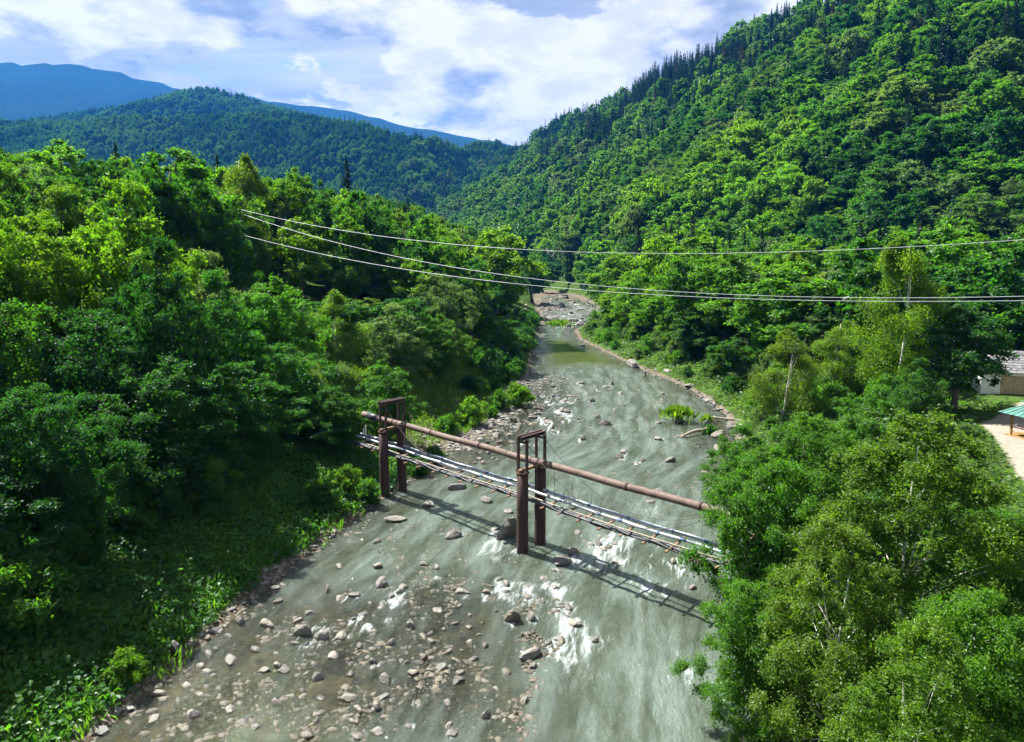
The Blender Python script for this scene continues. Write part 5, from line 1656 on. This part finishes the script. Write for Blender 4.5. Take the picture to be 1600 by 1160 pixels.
# ------------------------------------------------------------------ people by the water
def person(px, py, h, pose, top, legs, label, zoff=0.0, face=0.0):
    skin = mat_simple('skin', (0.48, 0.27, 0.19), 0.6, 0.08, 8)
    J = {'pelvis': (0, 0, .53), 'waist': (0, 0, .61), 'chest': (0, -.005, .73), 'neck': (0, 0, .835), 'head0': (0, .004, .875), 'head': (0, .012, .93), 'crown': (0, .0, .985)}
    E = [('pelvis', 'waist'), ('waist', 'chest'), ('chest', 'neck'), ('neck', 'head0'), ('head0', 'head'), ('head', 'crown')]
    R = {'pelvis': .085, 'waist': .075, 'chest': .09, 'neck': .033, 'head0': .045, 'head': .058, 'crown': .04}
    for s, n in ((-1, 'l'), (1, 'r')):
        st = 0.055 if pose == 'wade' else 0.02
        J.update({'hip' + n: (s * .055, 0, .51), 'knee' + n: (s * (.06 + st), .02 + s * st, .28), 'ank' + n: (s * (.06 + 1.4 * st), s * st * 1.5, .045), 'toe' + n: (s * (.065 + 1.4 * st), .07 + s * st * 1.5, .02),
                  'sho' + n: (s * .105, 0, .80), 'elb' + n: (s * .15, .0 if pose != 'wade' else .06, .64), 'wri' + n: (s * .145, .06 if pose != 'wade' else .15, .52), 'fin' + n: (s * .14, .08 if pose != 'wade' else .18, .46)})
        R.update({'hip' + n: .062, 'knee' + n: .038, 'ank' + n: .026, 'toe' + n: .022, 'sho' + n: .04, 'elb' + n: .029, 'wri' + n: .019, 'fin' + n: .015})
        E += [('pelvis', 'hip' + n), ('hip' + n, 'knee' + n), ('knee' + n, 'ank' + n), ('ank' + n, 'toe' + n), ('chest', 'sho' + n), ('sho' + n, 'elb' + n), ('elb' + n, 'wri' + n), ('wri' + n, 'fin' + n)]
    keys = list(J)
    def skinned(nm, kk, grow, mat):
        me = bpy.data.meshes.new(nm); ks = [k for k in keys if k in kk]; ed = [(ks.index(a), ks.index(b)) for a, b in E if a in kk and b in kk]
        me.from_pydata([tuple(c * h for c in J[k]) for k in ks], ed, [])
        o = obj(nm, me, mat); o.modifiers.new('skin', 'SKIN'); o.modifiers.new('sub', 'SUBSURF').levels = 1; o.modifiers['sub'].render_levels = 1
        for i, k in enumerate(ks):
            sv = me.skin_vertices[0].data[i]; sv.radius = (R[k] * h * grow, R[k] * h * grow); sv.use_root = (i == 0)
        return o
    p = ground_at(px, py); z = max(zat(p[0], p[1]), -0.35) + zoff
    root = obj('person', None, None, None, (p[0], p[1], z), (0, 0, face), label=label, category='person')
    b = skinned('body', set(keys), 1.0, skin); b.parent = root
    if top:
        o = skinned('shirt', {'waist', 'chest', 'shol', 'shor', 'elbl', 'elbr'}, 1.22, mat_simple('shirt_cloth', top, 0.9, 0.1, 6)); o.parent = root
    o = skinned('shorts', {'pelvis', 'waist', 'hipl', 'hipr', 'kneel', 'kneer'}, 1.16, mat_simple('shorts_cloth', legs, 0.9, 0.1, 6)); o.parent = root
    bm = bmesh.new(); bmesh.ops.create_uvsphere(bm, u_segments=12, v_segments=8, radius=0.066 * h)
    for v in bm.verts: v.co = (v.co.x, v.co.y * 1.1 - 0.008 * h, v.co.z * 1.05 + .947 * h if v.co.z > -0.01 * h else .925 * h)
    me = bpy.data.meshes.new('hair'); bm.to_mesh(me); bm.free(); obj('hair', me, mat_simple('dark_hair', (0.03, 0.02, 0.015), 0.8, 0.2, 20), root)


person(1008, 591, 1.75, 'wade', (0.03, 0.05, 0.16), (0.03, 0.04, 0.10), 'person in dark blue clothes wading in the riffle below the tall rock block', face=math.pi)
person(865, 517, 1.70, 'stand', (0.55, 0.20, 0.06), (0.06, 0.06, 0.07), 'person in an orange top standing on the far gravel by the pool', face=2.4)
person(883, 517, 1.70, 'stand', None, (0.40, 0.10, 0.10), 'bare-chested bather in red shorts on the far gravel', face=2.0)
person(897, 517, 1.72, 'stand', None, (0.05, 0.06, 0.12), 'bare-chested bather in dark shorts beside the dark boulders', face=-2.0)

# ------------------------------------------------------------------ haze
def haze():
    mb = MB(); mb.box((-500, 2800, 560), (9000, 6400, 1240)); me = mb.mesh('haze')
    m = bpy.data.materials.new("valley_air"); m.use_nodes = True; g = NT(m.node_tree)
    out = g.n('ShaderNodeOutputMaterial'); v = g.n('ShaderNodeVolumePrincipled')
    v.inputs['Color'].default_value = (0.03, 0.27, 0.95, 1); v.inputs['Density'].default_value = 0.000065
    v.inputs['Anisotropy'].default_value = 0.2
    g.link(v.outputs[0], out.inputs['Volume'])
    obj('haze', me, m, kind='stuff', label='thin blue haze filling the valley air', category='haze')


haze()
